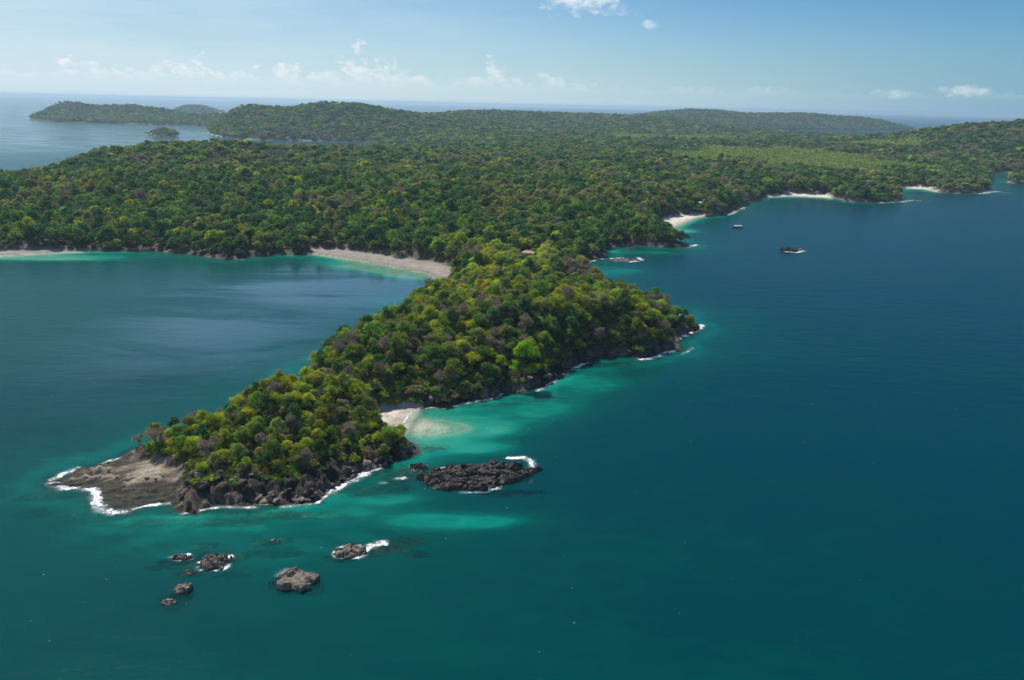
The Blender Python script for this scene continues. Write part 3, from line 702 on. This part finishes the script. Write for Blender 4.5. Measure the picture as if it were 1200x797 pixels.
def make_tree(seed, R, H, nclump, nleaf, leaf, flat=1.0, bare=False, sides=6):
    """crown vertices/faces and trunk vertices/faces of one broadleaf tree"""
    r = np.random.default_rng(seed)
    th = r.uniform(0, 6.283, nclump) ; rr = np.sqrt((np.arange(nclump) + .5) / nclump) * r.uniform(.75, 1.22, nclump)
    th = np.arange(nclump) * 2.39996 + r.uniform(-.5, .5, nclump)
    zc = H * (.34 + .47 * min(1.1, flat) * np.sqrt(np.clip(1 - (rr * .93) ** 2, 0, 1))) + r.uniform(-.12, .11, nclump) * H
    cc = np.stack([R * .70 * rr * np.cos(th), R * .70 * rr * np.sin(th), zc], 1)
    rc = R * r.uniform(.17, .40, nclump) * (15 / max(nclump, 15)) ** .25
    V, Fc, off = [], [], 0
    for k in range(nclump):
        n = int(nleaf / nclump * (rc[k] / (R * .30)) ** 2) + 3
        d = r.normal(size=(n, 3)); d[:, 2] = np.abs(d[:, 2]) * np.where(r.random(n) < .22, -.5, 1); d /= np.linalg.norm(d, axis=1, keepdims=True)
        if bare:
            rad = r.uniform(.15, 1.1, (n, 1)); p = cc[k] + d * rc[k] * rad
            a = d + r.normal(size=(n, 3)) * .45; a /= np.linalg.norm(a, axis=1, keepdims=True)
            b = np.cross(a, r.normal(size=(n, 3))); b /= np.linalg.norm(b, axis=1, keepdims=True)
            ln = leaf * r.uniform(1.2, 3.0, (n, 1)); wd = leaf * .10
            v = np.stack([p - a * ln * .5 + b * wd, p - a * ln * .5 - b * wd, p + a * ln * .5 - b * wd * .4, p + a * ln * .5 + b * wd * .4], 1).reshape(-1, 3)
            f = np.arange(4 * n).reshape(n, 4)
        else:
            lump = 1 + .22 * np.sin(d[:, :1] * 5 + k) * np.cos(d[:, 1:2] * 6 + 2 * k)
            p = cc[k] + d * rc[k] * lump * r.uniform(.6, 1.28, (n, 1)) * np.array([1, 1, .78])
            v, f = leaf_quads(p, d * .75 + np.array([0, 0, .35]) + r.normal(size=(n, 3)) * .42, leaf, r)
        V.append(v); Fc.append(f + off); off += len(v)
    crown = (np.concatenate(V), np.concatenate(Fc))
    tv, tf = [], []
    def add(path, rad):
        v, f = tube(path, rad, sides); o = len(tv); tv.extend(v); tf.extend([tuple(i + o for i in q) for q in f])
    lx, ly = r.uniform(-.5, .5, 2); fork = H * .42
    add([(0, 0, -1.5), (lx * .3, ly * .3, fork * .5), (lx, ly, fork), (lx * 1.4, ly * 1.4, H * .66)], [R * .075, R * .06, R * .048, R * .02])
    for k in range(0, nclump, 1 if bare else 4):
        c = cc[k]; mid = (lx * .6 + c[0] * .45, ly * .6 + c[1] * .45, fork + (c[2] - fork) * .6)
        add([(lx, ly, fork * .92), mid, tuple(c)], [R * .035, R * .022, R * .008])
    return crown, (np.array(tv), np.array(tf))

SPECIES = {   # seed, R, H, clumps, flat
    'broad': [(1, 5.0, 9.5, 26, 1.0), (2, 5.2, 9.0, 30, .8), (3, 4.6, 10.0, 23, 1.15)],
    'tall': [(4, 4.2, 11.5, 22, 1.3), (5, 4.4, 10.8, 24, 1.1)],
    'bare': [(6, 4.4, 9.5, 15, 1.1), (7, 4.0, 10.0, 13, 1.2)]}
LEAFN = {'near': (4200, .46), 'mid': (800, 1.0), 'far': (210, 1.9)}
near_mesh = {}     # species -> list of (crown mesh, trunk mesh)
lib = bpy.data.collections.new('tree_library')   # not linked to the scene: only instanced by the forest
lib_index = {}     # (lod, species, k) -> index
names = []
for lod, (nl, ls) in LEAFN.items():
    for sp, protos in SPECIES.items():
        for k, (sd, R, H, nc, fl) in enumerate(protos):
            bare = sp == 'bare'
            cr, tk = make_tree(sd, R, H, nc if lod != 'far' else max(7, nc // 2 + 1), int(nl * (.42 if bare else 1)), ls, fl, bare, 6 if lod == 'near' else 4)
            m_leaf = M_TWIG if bare else M_LEAF
            if lod == 'near':
                near_mesh.setdefault(sp, []).append((mesh_from('crown', *cr, m_leaf), mesh_from('trunk', *tk, M_TWIG if bare else M_BARK, True)))
            v = np.concatenate([cr[0], tk[0]]); f = np.concatenate([cr[1], tk[1] + len(cr[0])])
            idx = np.r_[np.zeros(len(cr[1])), np.ones(len(tk[1]))]
            nm = 'tree_%s_%s_%d' % ({'near': 'a', 'mid': 'b', 'far': 'c'}[lod], sp, k)
            o = bpy.data.objects.new(nm, mesh_from(nm, v, f, [m_leaf, M_TWIG if bare else M_BARK], False, idx)); lib.objects.link(o)
            names.append((nm, (lod, sp, k)))
# low bushes
for k in range(3):
    r = np.random.default_rng(70 + k); n = 420
    d = r.normal(size=(n, 3)); d[:, 2] = np.abs(d[:, 2]); d /= np.linalg.norm(d, axis=1, keepdims=True)
    lump = 1 + .3 * np.sin(d[:, :1] * 6 + k) * np.cos(d[:, 1:2] * 5)
    v, f = leaf_quads(d * lump * r.uniform(.55, 1.05, (n, 1)) * np.array([1.8, 1.8, 1.5]), d + r.normal(size=(n, 3)) * .5, .55, r)
    nm = 'tree_d_bush_%d' % k
    o = bpy.data.objects.new(nm, mesh_from(nm, v, f, M_LEAF)); lib.objects.link(o); names.append((nm, ('bush', 'bush', k)))
names.sort()
for i, (nm, key) in enumerate(names): lib_index[key] = i

TINT = {'deep': (0.080, 0.178, 0.064), 'mid': (0.165, 0.268, 0.062), 'yellow': (0.345, 0.410, 0.050), 'olive': (0.250, 0.275, 0.105),
        'lime': (0.24, 0.46, 0.025), 'brown': (0.30, 0.21, 0.11), 'orange': (0.55, 0.33, 0.04), 'bare': (0.30, 0.26, 0.22), 'pale': (0.29, 0.36, 0.10)}

HOUSES_AT = [at(619, 301, 9.0), at(790, 239, 14.0), at(820.5, 237.5, 14.0), at(827, 147, 52.0)]
LIME_AT = at(614, 428, 11.5)

def candidates(spacing, y0, y1, d0, d1, seed):
    r = np.random.default_rng(seed)
    xm = y1 * 0.76 + 40
    gxx, gyy = np.meshgrid(np.arange(-xm, xm, spacing), np.arange(y0, y1, spacing * .9))
    gxx = gxx + (np.arange(gxx.shape[0])[:, None] % 2) * spacing * .5
    x = (gxx + r.uniform(-.42, .42, gxx.shape) * spacing).ravel(); y = (gyy + r.uniform(-.42, .42, gyy.shape) * spacing).ravel()
    D = np.hypot(x, y); k = (np.abs(x) < y * 0.72 + 45) & (D >= d0) & (D < d1)
    x, y = x[k], y[k]
    t = terrain(x, y, False)
    return x, y, t

def pick_kinds(x, y, t, seed):
    """species and tint of each tree, in patches"""
    r = np.random.default_rng(seed); n = len(x)
    cape = (y < 640) & (np.abs(x) < 220)
    nz = fbm(x / 16, y / 16, 3, 411) + r.normal(size=n) * .13
    nz2 = fbm(x / 60, y / 60, 3, 415) + r.normal(size=n) * .10
    u = r.random(n)
    kind = np.where(u < .42, 'yellow', np.where(u < .68, 'mid', np.where(u < .78, 'deep', 'olive')))
    main = np.where(nz2 > .62, 'olive', np.where(nz > .58, 'mid', 'deep'))
    neck = (y > 620) & (y < 800) & (x > -75) & (x < 40)
    main = np.where((u < .06) | (neck & (u < .6)), 'yellow', np.where(u > .95, 'olive', main))
    kind = np.where(cape, np.where(nz < .34, np.where(u < .6, 'deep', 'mid'), kind), main)
    bare = (nz2 > .74) & (u < .5) | (u > .982)
    tip = (x > 88) & (y > 440) & (y < 600)
    bare = bare | (tip & (r.random(n) < .45)) | (cape & (x < -40) & (y < 420) & (r.random(n) < .08)) | ((y < 640) & (r.random(n) < .03))
    kind = np.where(bare, 'bare', kind)
    return kind

def tree_set(spacing, y0, y1, d0, d1, seed):
    x, y, t = candidates(spacing, y0, y1, d0, d1, seed)
    r = np.random.default_rng(seed + 500)
    lim = np.where(y < 400, np.where(x < -62, np.where((y < 340) & (x > -150), 11.0, 6.5), 5.0), np.where(t['D'] < 700, 4.5, 2.5))
    south = (y < 400) & (y > 255)
    ok = (t['s'] > lim + r.uniform(-1.5, 2.5, len(x))) & (t['sand'] < .5) & (t['shelf'] < .3)
    ok &= (t['z'] > 1.2)
    for hx, hy in HOUSES_AT: ok &= ~((np.abs(x - hx) < (11 if hy < 900 else 6)) & (y - hy > (-60 if hy < 900 else -16)) & (y - hy < 8))
    cs = sdf(x, y, SAND[1]); ok &= (cs < -8) | (y < 372) & (cs < -4)
    ok &= np.hypot(x - LIME_AT[0], y - LIME_AT[1]) > 8
    mm = meadow_mask(x, y)
    ok &= ~((mm > .5) & (r.random(len(x)) < .45))
    kind = pick_kinds(x, y, t, seed + 900)
    kind = np.where(mm > .5, np.where(r.random(len(x)) < .8, 'pale', 'mid'), kind)
    scale = (.55 + .85 * r.random(len(x)) ** 1.1) * (1 - mm * .62)
    cape = (y < 640) & (np.abs(x) < 220)
    islet = (y < 405) & (x < -35)
    scale *= np.where(islet, .66, np.where(cape, .90, 1.28))
    scale *= np.where(t['s'] < 12, .85, 1)
    return [a[ok] for a in (x, y, t['z'], kind, scale, t['D'], t['s'], mm)]

def species_of(kind, r):
    if kind == 'bare': return 'bare', int(r.integers(2))
    if kind in ('deep', 'olive') and r.random() < .5: return 'tall', int(r.integers(2))
    return 'broad', int(r.integers(3))

def zone(x, y, s):
    if y < 405 and x < -35:
        if x < -128: return 'at the shelf end of the rocky islet'
        if s < 11 and y < 345: return "on the islet's cliff edge above the boulders"
        if s < 11 and x > -75: return 'on the islet beside the cove beach'
        if s < 11: return "on the islet's edge facing the calm bay"
        if x < -100: return 'on the islet slope behind the rock shelf'
        if y > 366: return 'on the islet crest nearest the headland'
        if y < 340: return 'on the islet slope just above the cliff trees'
        return 'on the middle of the islet crest'
    if s < 10: return 'along the headland shore across the cove'
    return 'on the headland slope above the cove beach'
LOOK = {'deep': 'dark green leafy tree', 'mid': 'mid green leafy tree', 'yellow': 'yellow-green leafy tree', 'olive': 'dull olive-brown leafy tree', 'bare': 'leafless grey-brown tree', 'brown': 'russet tree', 'lime': 'bright lime green tree'}

def jitter(c, r, k=.18):
    g = 1 + r.normal() * k * .8; return tuple(max(.004, v * g * (1 + r.normal() * k * .35)) for v in c)

def plant(x, y, z, kind, scale, r, label=None, group=None, name='broadleaf_tree', zn=''):
    sp, k = species_of(kind, r)
    cm, tm = near_mesh[sp][k]
    e = bpy.data.objects.new('leafless_tree' if kind == 'bare' else name, None); COL.objects.link(e)
    e.location = (x, y, z - .3); e.rotation_euler = (0, 0, r.uniform(0, 6.28)); e.empty_display_size = 1
    s = scale; e.scale = (s * r.uniform(.9, 1.12), s * r.uniform(.9, 1.12), s * r.uniform(.88, 1.12))
    if label is None:
        size = 'small ' if scale < .58 else ('large ' if scale > .86 else '')
        label = size + LOOK[kind] + ' ' + zn; group = size + LOOK[kind] + 's ' + zn
    tag(e, label, 'tree', group)
    c = obj('crown', cm, e); c['tint'] = jitter(TINT[kind], r)
    obj('trunk', tm, e)
    return e

A = tree_set(5.3, 250, 760, 0, 720, 1)
order = np.argsort(A[5])
A = [a[order] for a in A]
NI = 300
r_t = np.random.default_rng(5)
for i in range(NI):
    plant(A[0][i], A[1][i], A[2][i], str(A[3][i]), float(A[4][i]), r_t, zn=zone(A[0][i], A[1][i], A[6][i]))
# single trees that stand out
zl = float(terrain(np.array([LIME_AT[0]]), np.array([LIME_AT[1]]), False)['z'][0])
plant(LIME_AT[0], LIME_AT[1], max(zl, 2), 'lime', 1.7, r_t, 'big bright lime green tree over the headland shore, brightest crown there', None)
for (px, py, sc_) in ((227, 503, .85), (190, 515, .75), (163, 526, .7)):
    bx, by = at(px, py, 3.0); zz = float(terrain(np.array([bx]), np.array([by]), False)['z'][0])
    plant(bx, by, max(zz, 1.0), 'bare', sc_, r_t, 'small pale dead tree on the islet ridge beside the open bay', 'dead trees on the islet ridge')
for (px, py, sc_, lb) in ((461, 252, 1.35, 'golden orange tree in the forest behind the grey beach'), (470, 250, 1.0, 'smaller golden tree beside the larger orange one behind the grey beach')):
    bx, by = at(px, py, 14.0); zz = float(terrain(np.array([bx]), np.array([by]), False)['z'][0])
    plant(bx, by, zz + 3, 'orange', sc_, r_t, lb, None)

# ---- the rest of the forest: one uncountable canopy
sets = [('near', [a[NI:] for a in A]), ('mid', tree_set(7.4, 640, 1420, 720, 1400, 2)), ('far', tree_set(10.0, 1200, 2700, 1400, 2600, 3)), ('far', tree_set(15.0, 2300, 9000, 2600, 9500, 4))]
P_, I_, Rt_, S_, T_ = [], [], [], [], []
r = np.random.default_rng(77)
for q, (lod, a) in enumerate(sets):
    x, y, z, kind, scale, D, s, mm = a
    n = len(x); big = 1.55 if q == 3 else (1.12 if q == 2 else 1.0)
    print('trees', lod, n)
    for i in range(n):
        sp, k = species_of(kind[i], r); I_.append(lib_index[(lod, sp, k)])
        T_.append(jitter(TINT[str(kind[i])], r))
    P_.append(np.stack([x, y, z - .3], 1))
    Rt_.append(np.stack([r.normal(size=n) * .05, r.normal(size=n) * .05, r.uniform(0, 6.28, n)], 1))
    sc = scale * big; S_.append(np.stack([sc * r.uniform(.88, 1.14, n), sc * r.uniform(.88, 1.14, n), scale * (1.12 if q == 3 else 1.0) * r.uniform(.85, 1.15, n)], 1))

def instancer(name, P, I, Rt, S, Tn, label):
    me = bpy.data.meshes.new(name); P = np.asarray(P, np.float32)
    me.vertices.add(len(P)); me.vertices.foreach_set('co', P.ravel())
    attr(me, 'idx', np.asarray(I, np.int32), 'INT'); attr(me, 'rot', np.asarray(Rt, np.float32), 'FLOAT_VECTOR')
    attr(me, 'scl', np.asarray(S, np.float32), 'FLOAT_VECTOR'); attr(me, 'tint', np.asarray(Tn, np.float32), 'FLOAT_VECTOR')
    o = obj(name, me); o['kind'] = 'stuff'; o['label'] = label
    ng = bpy.data.node_groups.new(name, 'GeometryNodeTree')
    ng.interface.new_socket('Geometry', in_out='INPUT', socket_type='NodeSocketGeometry'); ng.interface.new_socket('Geometry', in_out='OUTPUT', socket_type='NodeSocketGeometry')
    gi = ng.nodes.new('NodeGroupInput'); go = ng.nodes.new('NodeGroupOutput')
    ci = ng.nodes.new('GeometryNodeCollectionInfo'); ci.inputs['Collection'].default_value = lib; ci.inputs['Separate Children'].default_value = True; ci.inputs['Reset Children'].default_value = True
    ip = ng.nodes.new('GeometryNodeInstanceOnPoints'); ip.inputs['Pick Instance'].default_value = True
    def na(nm, dt):
        q = ng.nodes.new('GeometryNodeInputNamedAttribute'); q.data_type = dt; q.inputs['Name'].default_value = nm; return q.outputs['Attribute']
    L = ng.links.new
    L(gi.outputs[0], ip.inputs['Points']); L(ci.outputs[0], ip.inputs['Instance'])
    L(na('idx', 'INT'), ip.inputs['Instance Index'])
    e2r = ng.nodes.new('FunctionNodeEulerToRotation'); L(na('rot', 'FLOAT_VECTOR'), e2r.inputs[0]); L(e2r.outputs[0], ip.inputs['Rotation'])
    L(na('scl', 'FLOAT_VECTOR'), ip.inputs['Scale']); L(ip.outputs[0], go.inputs[0])
    md = o.modifiers.new('scatter', 'NODES'); md.node_group = ng
    return o

instancer('forest', np.concatenate(P_), I_, np.concatenate(Rt_), np.concatenate(S_), T_, 'dense mixed tropical forest covering the coast, islands and hills')

# ---- undergrowth and shore scrub
bx, by, bt = candidates(2.7, 255, 720, 0, 700, 9)
rb = np.random.default_rng(99)
ok = (bt['s'] > rb.uniform(2.0, 7.0, len(bx)) + 5.0 * ((by < 335) & (bx < -62))) & ((bt['sand'] < .3) | (bt['z'] > 2.0)) & (bt['shelf'] < .35) & (bt['z'] > 1.8)
bx, by, bz = bx[ok], by[ok], bt['z'][ok]
nb = len(bx)
kinds = rb.choice(['mid', 'deep', 'olive', 'yellow', 'brown'], nb, p=[.3, .2, .25, .15, .1])
ti = [jitter(TINT[k], rb) for k in kinds]
# grassland scrub far inland
mx, my, mt_ = candidates(7.5, 1500, 4300, 1450, 4200, 10)
mk = (meadow_mask(mx, my) > .35) & (mt_['s'] > 20)
mx, my, mz = mx[mk], my[mk], mt_['z'][mk]; nm_ = len(mx)
ti += [jitter(TINT['pale'], rb, .3) for _ in range(nm_)]
print('bushes', nb, nm_)
sz = np.r_[rb.uniform(.55, 1.5, nb), rb.uniform(1.4, 2.6, nm_)]
instancer('undergrowth', np.concatenate([np.stack([bx, by, bz - .2], 1), np.stack([mx, my, mz - .4], 1)]), [lib_index[('bush', 'bush', int(k))] for k in rb.integers(0, 3, nb + nm_)],
          np.stack([np.zeros(nb + nm_), np.zeros(nb + nm_), rb.uniform(0, 6.28, nb + nm_)], 1), np.stack([sz, sz, sz * rb.uniform(.7, 1.2, nb + nm_)], 1), ti, 'low scrub under the trees, along cliff edges and over the inland fields')

# ------------------------------------------------------------------ houses
def boxv(x0, x1, y0, y1, z0, z1):
    v = [(x, y, z) for z in (z0, z1) for y in (y0, y1) for x in (x0, x1)]
    return v, [(0, 2, 3, 1), (4, 5, 7, 6), (0, 1, 5, 4), (2, 6, 7, 3), (0, 4, 6, 2), (1, 3, 7, 5)]

def boxes(name, lst, mat, parent, bevel=0.0):
    v, f = [], []
    for b in lst:
        a, q = boxv(*b); o = len(v); v += a; f += [tuple(i + o for i in t) for t in q]
    return obj(name, mesh_from(name, v, f, mat), parent)

M_WALL = simple_mat('plaster', (0.55, 0.47, 0.38), 0.85, .15); M_TILE = simple_mat('roof_tile', (0.50, 0.30, 0.20), 0.8, .3, 1.2)
M_WHITE = simple_mat('white_roof', (0.80, 0.80, 0.78), 0.6, .06); M_WOOD = simple_mat('timber', (0.16, 0.10, 0.06), 0.8, .3); M_GLASS = simple_mat('dark_glass', (0.03, 0.04, 0.05), 0.12, .2, 1, .6)

def house(px_at, W_, L_, hw, hr, roofm, label, rot, tiers=1, name='house'):
    x, y = px_at; z = float(terrain(np.array([x]), np.array([y]), False)['z'][0])
    e = bpy.data.objects.new(name, None); COL.objects.link(e); e.location = (x, y, z); e.rotation_euler = (0, 0, rot)
    tag(e, label, 'house')
    a, b = W_ / 2, L_ / 2
    boxes('wall', [(-a, a, -b, b, -1.5, hw)], M_WALL, e)
    o = 1.1; t = .18
    r1, r2 = (a + o, b + o); k = max(a - b, .4)
    v = [(-r1, -r2, hw - .1), (r1, -r2, hw - .1), (r1, r2, hw - .1), (-r1, r2, hw - .1), (-r1, -r2, hw + t), (r1, -r2, hw + t), (r1, r2, hw + t), (-r1, r2, hw + t), (-k, 0, hw + hr), (k, 0, hw + hr)]
    f = [(3, 2, 1, 0), (0, 1, 5, 4), (1, 2, 6, 5), (2, 3, 7, 6), (3, 0, 4, 7), (4, 5, 9, 8), (5, 6, 9), (6, 7, 8, 9), (7, 4, 8)]
    rf = obj('roof', mesh_from('roof', v, f, roofm), e)
    boxes('ridge_cap', [(-k - .2, k + .2, -.18, .18, hw + hr - .06, hw + hr + .14)], roofm, rf)
    d = boxes('door', [(-.55, .55, -b - .08, -b + .02, 0, 2.1)], M_WOOD, e)
    boxes('handle', [(.35, .42, -b - .14, -b - .08, 1.0, 1.12)], M_GLASS, d)
    for sx_ in (-1, 1):
        w_ = boxes('window', [(sx_ * a * .58 - .7, sx_ * a * .58 + .7, -b - .05, -b + .02, .9, 2.1)], M_GLASS, e)
        boxes('frame', [(sx_ * a * .58 - .8, sx_ * a * .58 + .8, -b - .09, -b - .0, 2.1, 2.22), (sx_ * a * .58 - .8, sx_ * a * .58 + .8, -b - .12, -b - .0, .78, .9)], M_WOOD, w_)
    for sx_ in (-1, 0, 1):
        boxes('post', [(sx_ * (r1 - .25) - .1, sx_ * (r1 - .25) + .1, -r2 + .15, -r2 + .35, -1.5, hw - .1)], M_WOOD, e)
    return e
house(HOUSES_AT[0], 9.5, 6.5, 3.4, 2.4, M_TILE, 'house with terracotta hipped roof among trees above the narrow neck', -.15)
house(HOUSES_AT[1], 4.4, 3.6, 6.0, 1.4, M_WHITE, 'small white-roofed house in the trees behind the white beach', .2)
house(HOUSES_AT[2], 3.6, 3.2, 6.0, 1.2, M_WHITE, 'tiny white-roofed house in trees towards the rocky end of the white beach', -.3)
house(HOUSES_AT[3], 20, 16, 12, 8, M_WHITE, 'white-roofed house alone on the far grassy hill', 0)

# ------------------------------------------------------------------ boat
def make_boat():
    x, y = at(864, 267)
    e = bpy.data.objects.new('tour_boat', None); COL.objects.link(e); e.location = (x, y, 0); e.rotation_euler = (0, 0, math.radians(172))
    tag(e, 'dark-hulled boat with white canopy moored off the white beach', 'boat')
    M_HULL = simple_mat('hull_paint', (0.035, 0.05, 0.09), 0.35, .2, 1, .5); M_CAN = simple_mat('canopy', (0.78, 0.79, 0.80), 0.6, .08); M_DECK = simple_mat('deck', (0.45, 0.42, 0.38), 0.7, .15)
    L_, n = 12.5, 15; v, f = [], []
    for i in range(n):
        t = i / (n - 1); xx = -L_ / 2 + L_ * t; bw = 1.95 * (1 - max(0, (t - .45) / .55) ** 2.2) ** .6 * (.9 + .1 * min(1, t * 4)) + .02; sh = 1.15 + .75 * t ** 2.5
        for (sy, zz) in ((-1, sh), (-.96, sh * .55), (-.62, -.15), (0, -.5 + .3 * t ** 4), (.62, -.15), (.96, sh * .55), (1, sh)): v.append((xx, sy * bw, zz))
    for i in range(n - 1):
        for j in range(6): a = i * 7 + j; f.append((a, a + 7, a + 8, a + 1))
    f.append(tuple(range(6, -1, -1)))
    h = obj('hull', mesh_from('hull', v, f, M_HULL, True), e)
    dv, dfc = [], []
    for i in range(n):
        a, b = v[i * 7], v[i * 7 + 6]; dv += [(a[0], a[1] * .97, a[2] - .3), (b[0], b[1] * .97, b[2] - .3)]
    obj('deck', mesh_from('deck', dv, [(2 * i, 2 * i + 2, 2 * i + 3, 2 * i + 1) for i in range(n - 1)], M_DECK), e)
    rub = []
    rv, rf_ = [], []
    for sd in (0, 6):
        vv, ff = tube([(v[i * 7 + sd][0], v[i * 7 + sd][1], v[i * 7 + sd][2]) for i in range(n)], [.09] * n, 6); o = len(rv); rv += vv; rf_ += [tuple(k + o for k in q) for q in ff]
    obj('gunwale', mesh_from('gunwale', rv, rf_, M_CAN, True), h)
    cab = boxes('cabin', [(1.2, 3.4, -1.15, 1.15, .8, 2.5)], M_CAN, e)
    boxes('windscreen', [(3.38, 3.44, -1.0, 1.0, 1.65, 2.35)], M_GLASS, cab)
    cv, cf = [], []
    for i, xx in enumerate(np.linspace(-5.2, 3.9, 8)):
        for j, yy in enumerate(np.linspace(-1.95, 1.95, 7)): cv += [(xx, yy, 3.05 - .22 * (yy / 1.95) ** 2)]
    cf = [(i * 7 + j, (i + 1) * 7 + j, (i + 1) * 7 + j + 1, i * 7 + j + 1) for i in range(7) for j in range(6)]
    m0 = len(cv); cv += [(a, b, c - .1) for a, b, c in cv]; cf += [tuple(k + m0 for k in reversed(q)) for q in cf]
    rim = [j for j in range(7)] + [i * 7 + 6 for i in range(1, 8)] + [49 + j for j in range(5, -1, -1)] + [i * 7 for i in range(6, 0, -1)]
    cf += [(rim[i], rim[(i + 1) % len(rim)], rim[(i + 1) % len(rim)] + m0, rim[i] + m0) for i in range(len(rim))]
    obj('canopy', mesh_from('canopy', cv, cf, M_CAN), e)
    for xx in (-5.0, -2.0, .8):
        for yy in (-1.75, 1.75): boxes('post', [(xx - .05, xx + .05, yy - .05, yy + .05, .8, 2.86)], M_CAN, e)
    for xx in (-3.8, -2.4, -1.0): boxes('bench', [(xx - .25, xx + .25, -1.4, 1.4, .85, 1.3)], M_DECK, e)
    for yy in (-.55, .55):
        mo = boxes('outboard_motor', [(-6.75, -6.2, yy - .25, yy + .25, .9, 1.6)], M_GLASS, e)
        boxes('motor_leg', [(-6.6, -6.35, yy - .1, yy + .1, -.7, .9)], M_GLASS, mo)
make_boat()

# ------------------------------------------------------------------ haze
mh, n = new_mat('sea_haze')
pv = n.node('ShaderNodeVolumePrincipled'); pv.inputs['Color'].default_value = (0.58, 0.82, 1.0, 1); pv.inputs['Density'].default_value = 5.0e-5; pv.inputs['Anisotropy'].default_value = 0.3
oo = n.node('ShaderNodeOutputMaterial'); n.l.new(pv.outputs[0], oo.inputs['Volume'])
hv, hf = boxv(-46500, 46500, -6500, 46500, -34, 156)
hz = obj('haze', mesh_from('haze', hv, hf, mh)); hz['kind'] = 'stuff'; hz['label'] = 'thin blue sea haze fading the far hills and horizon'
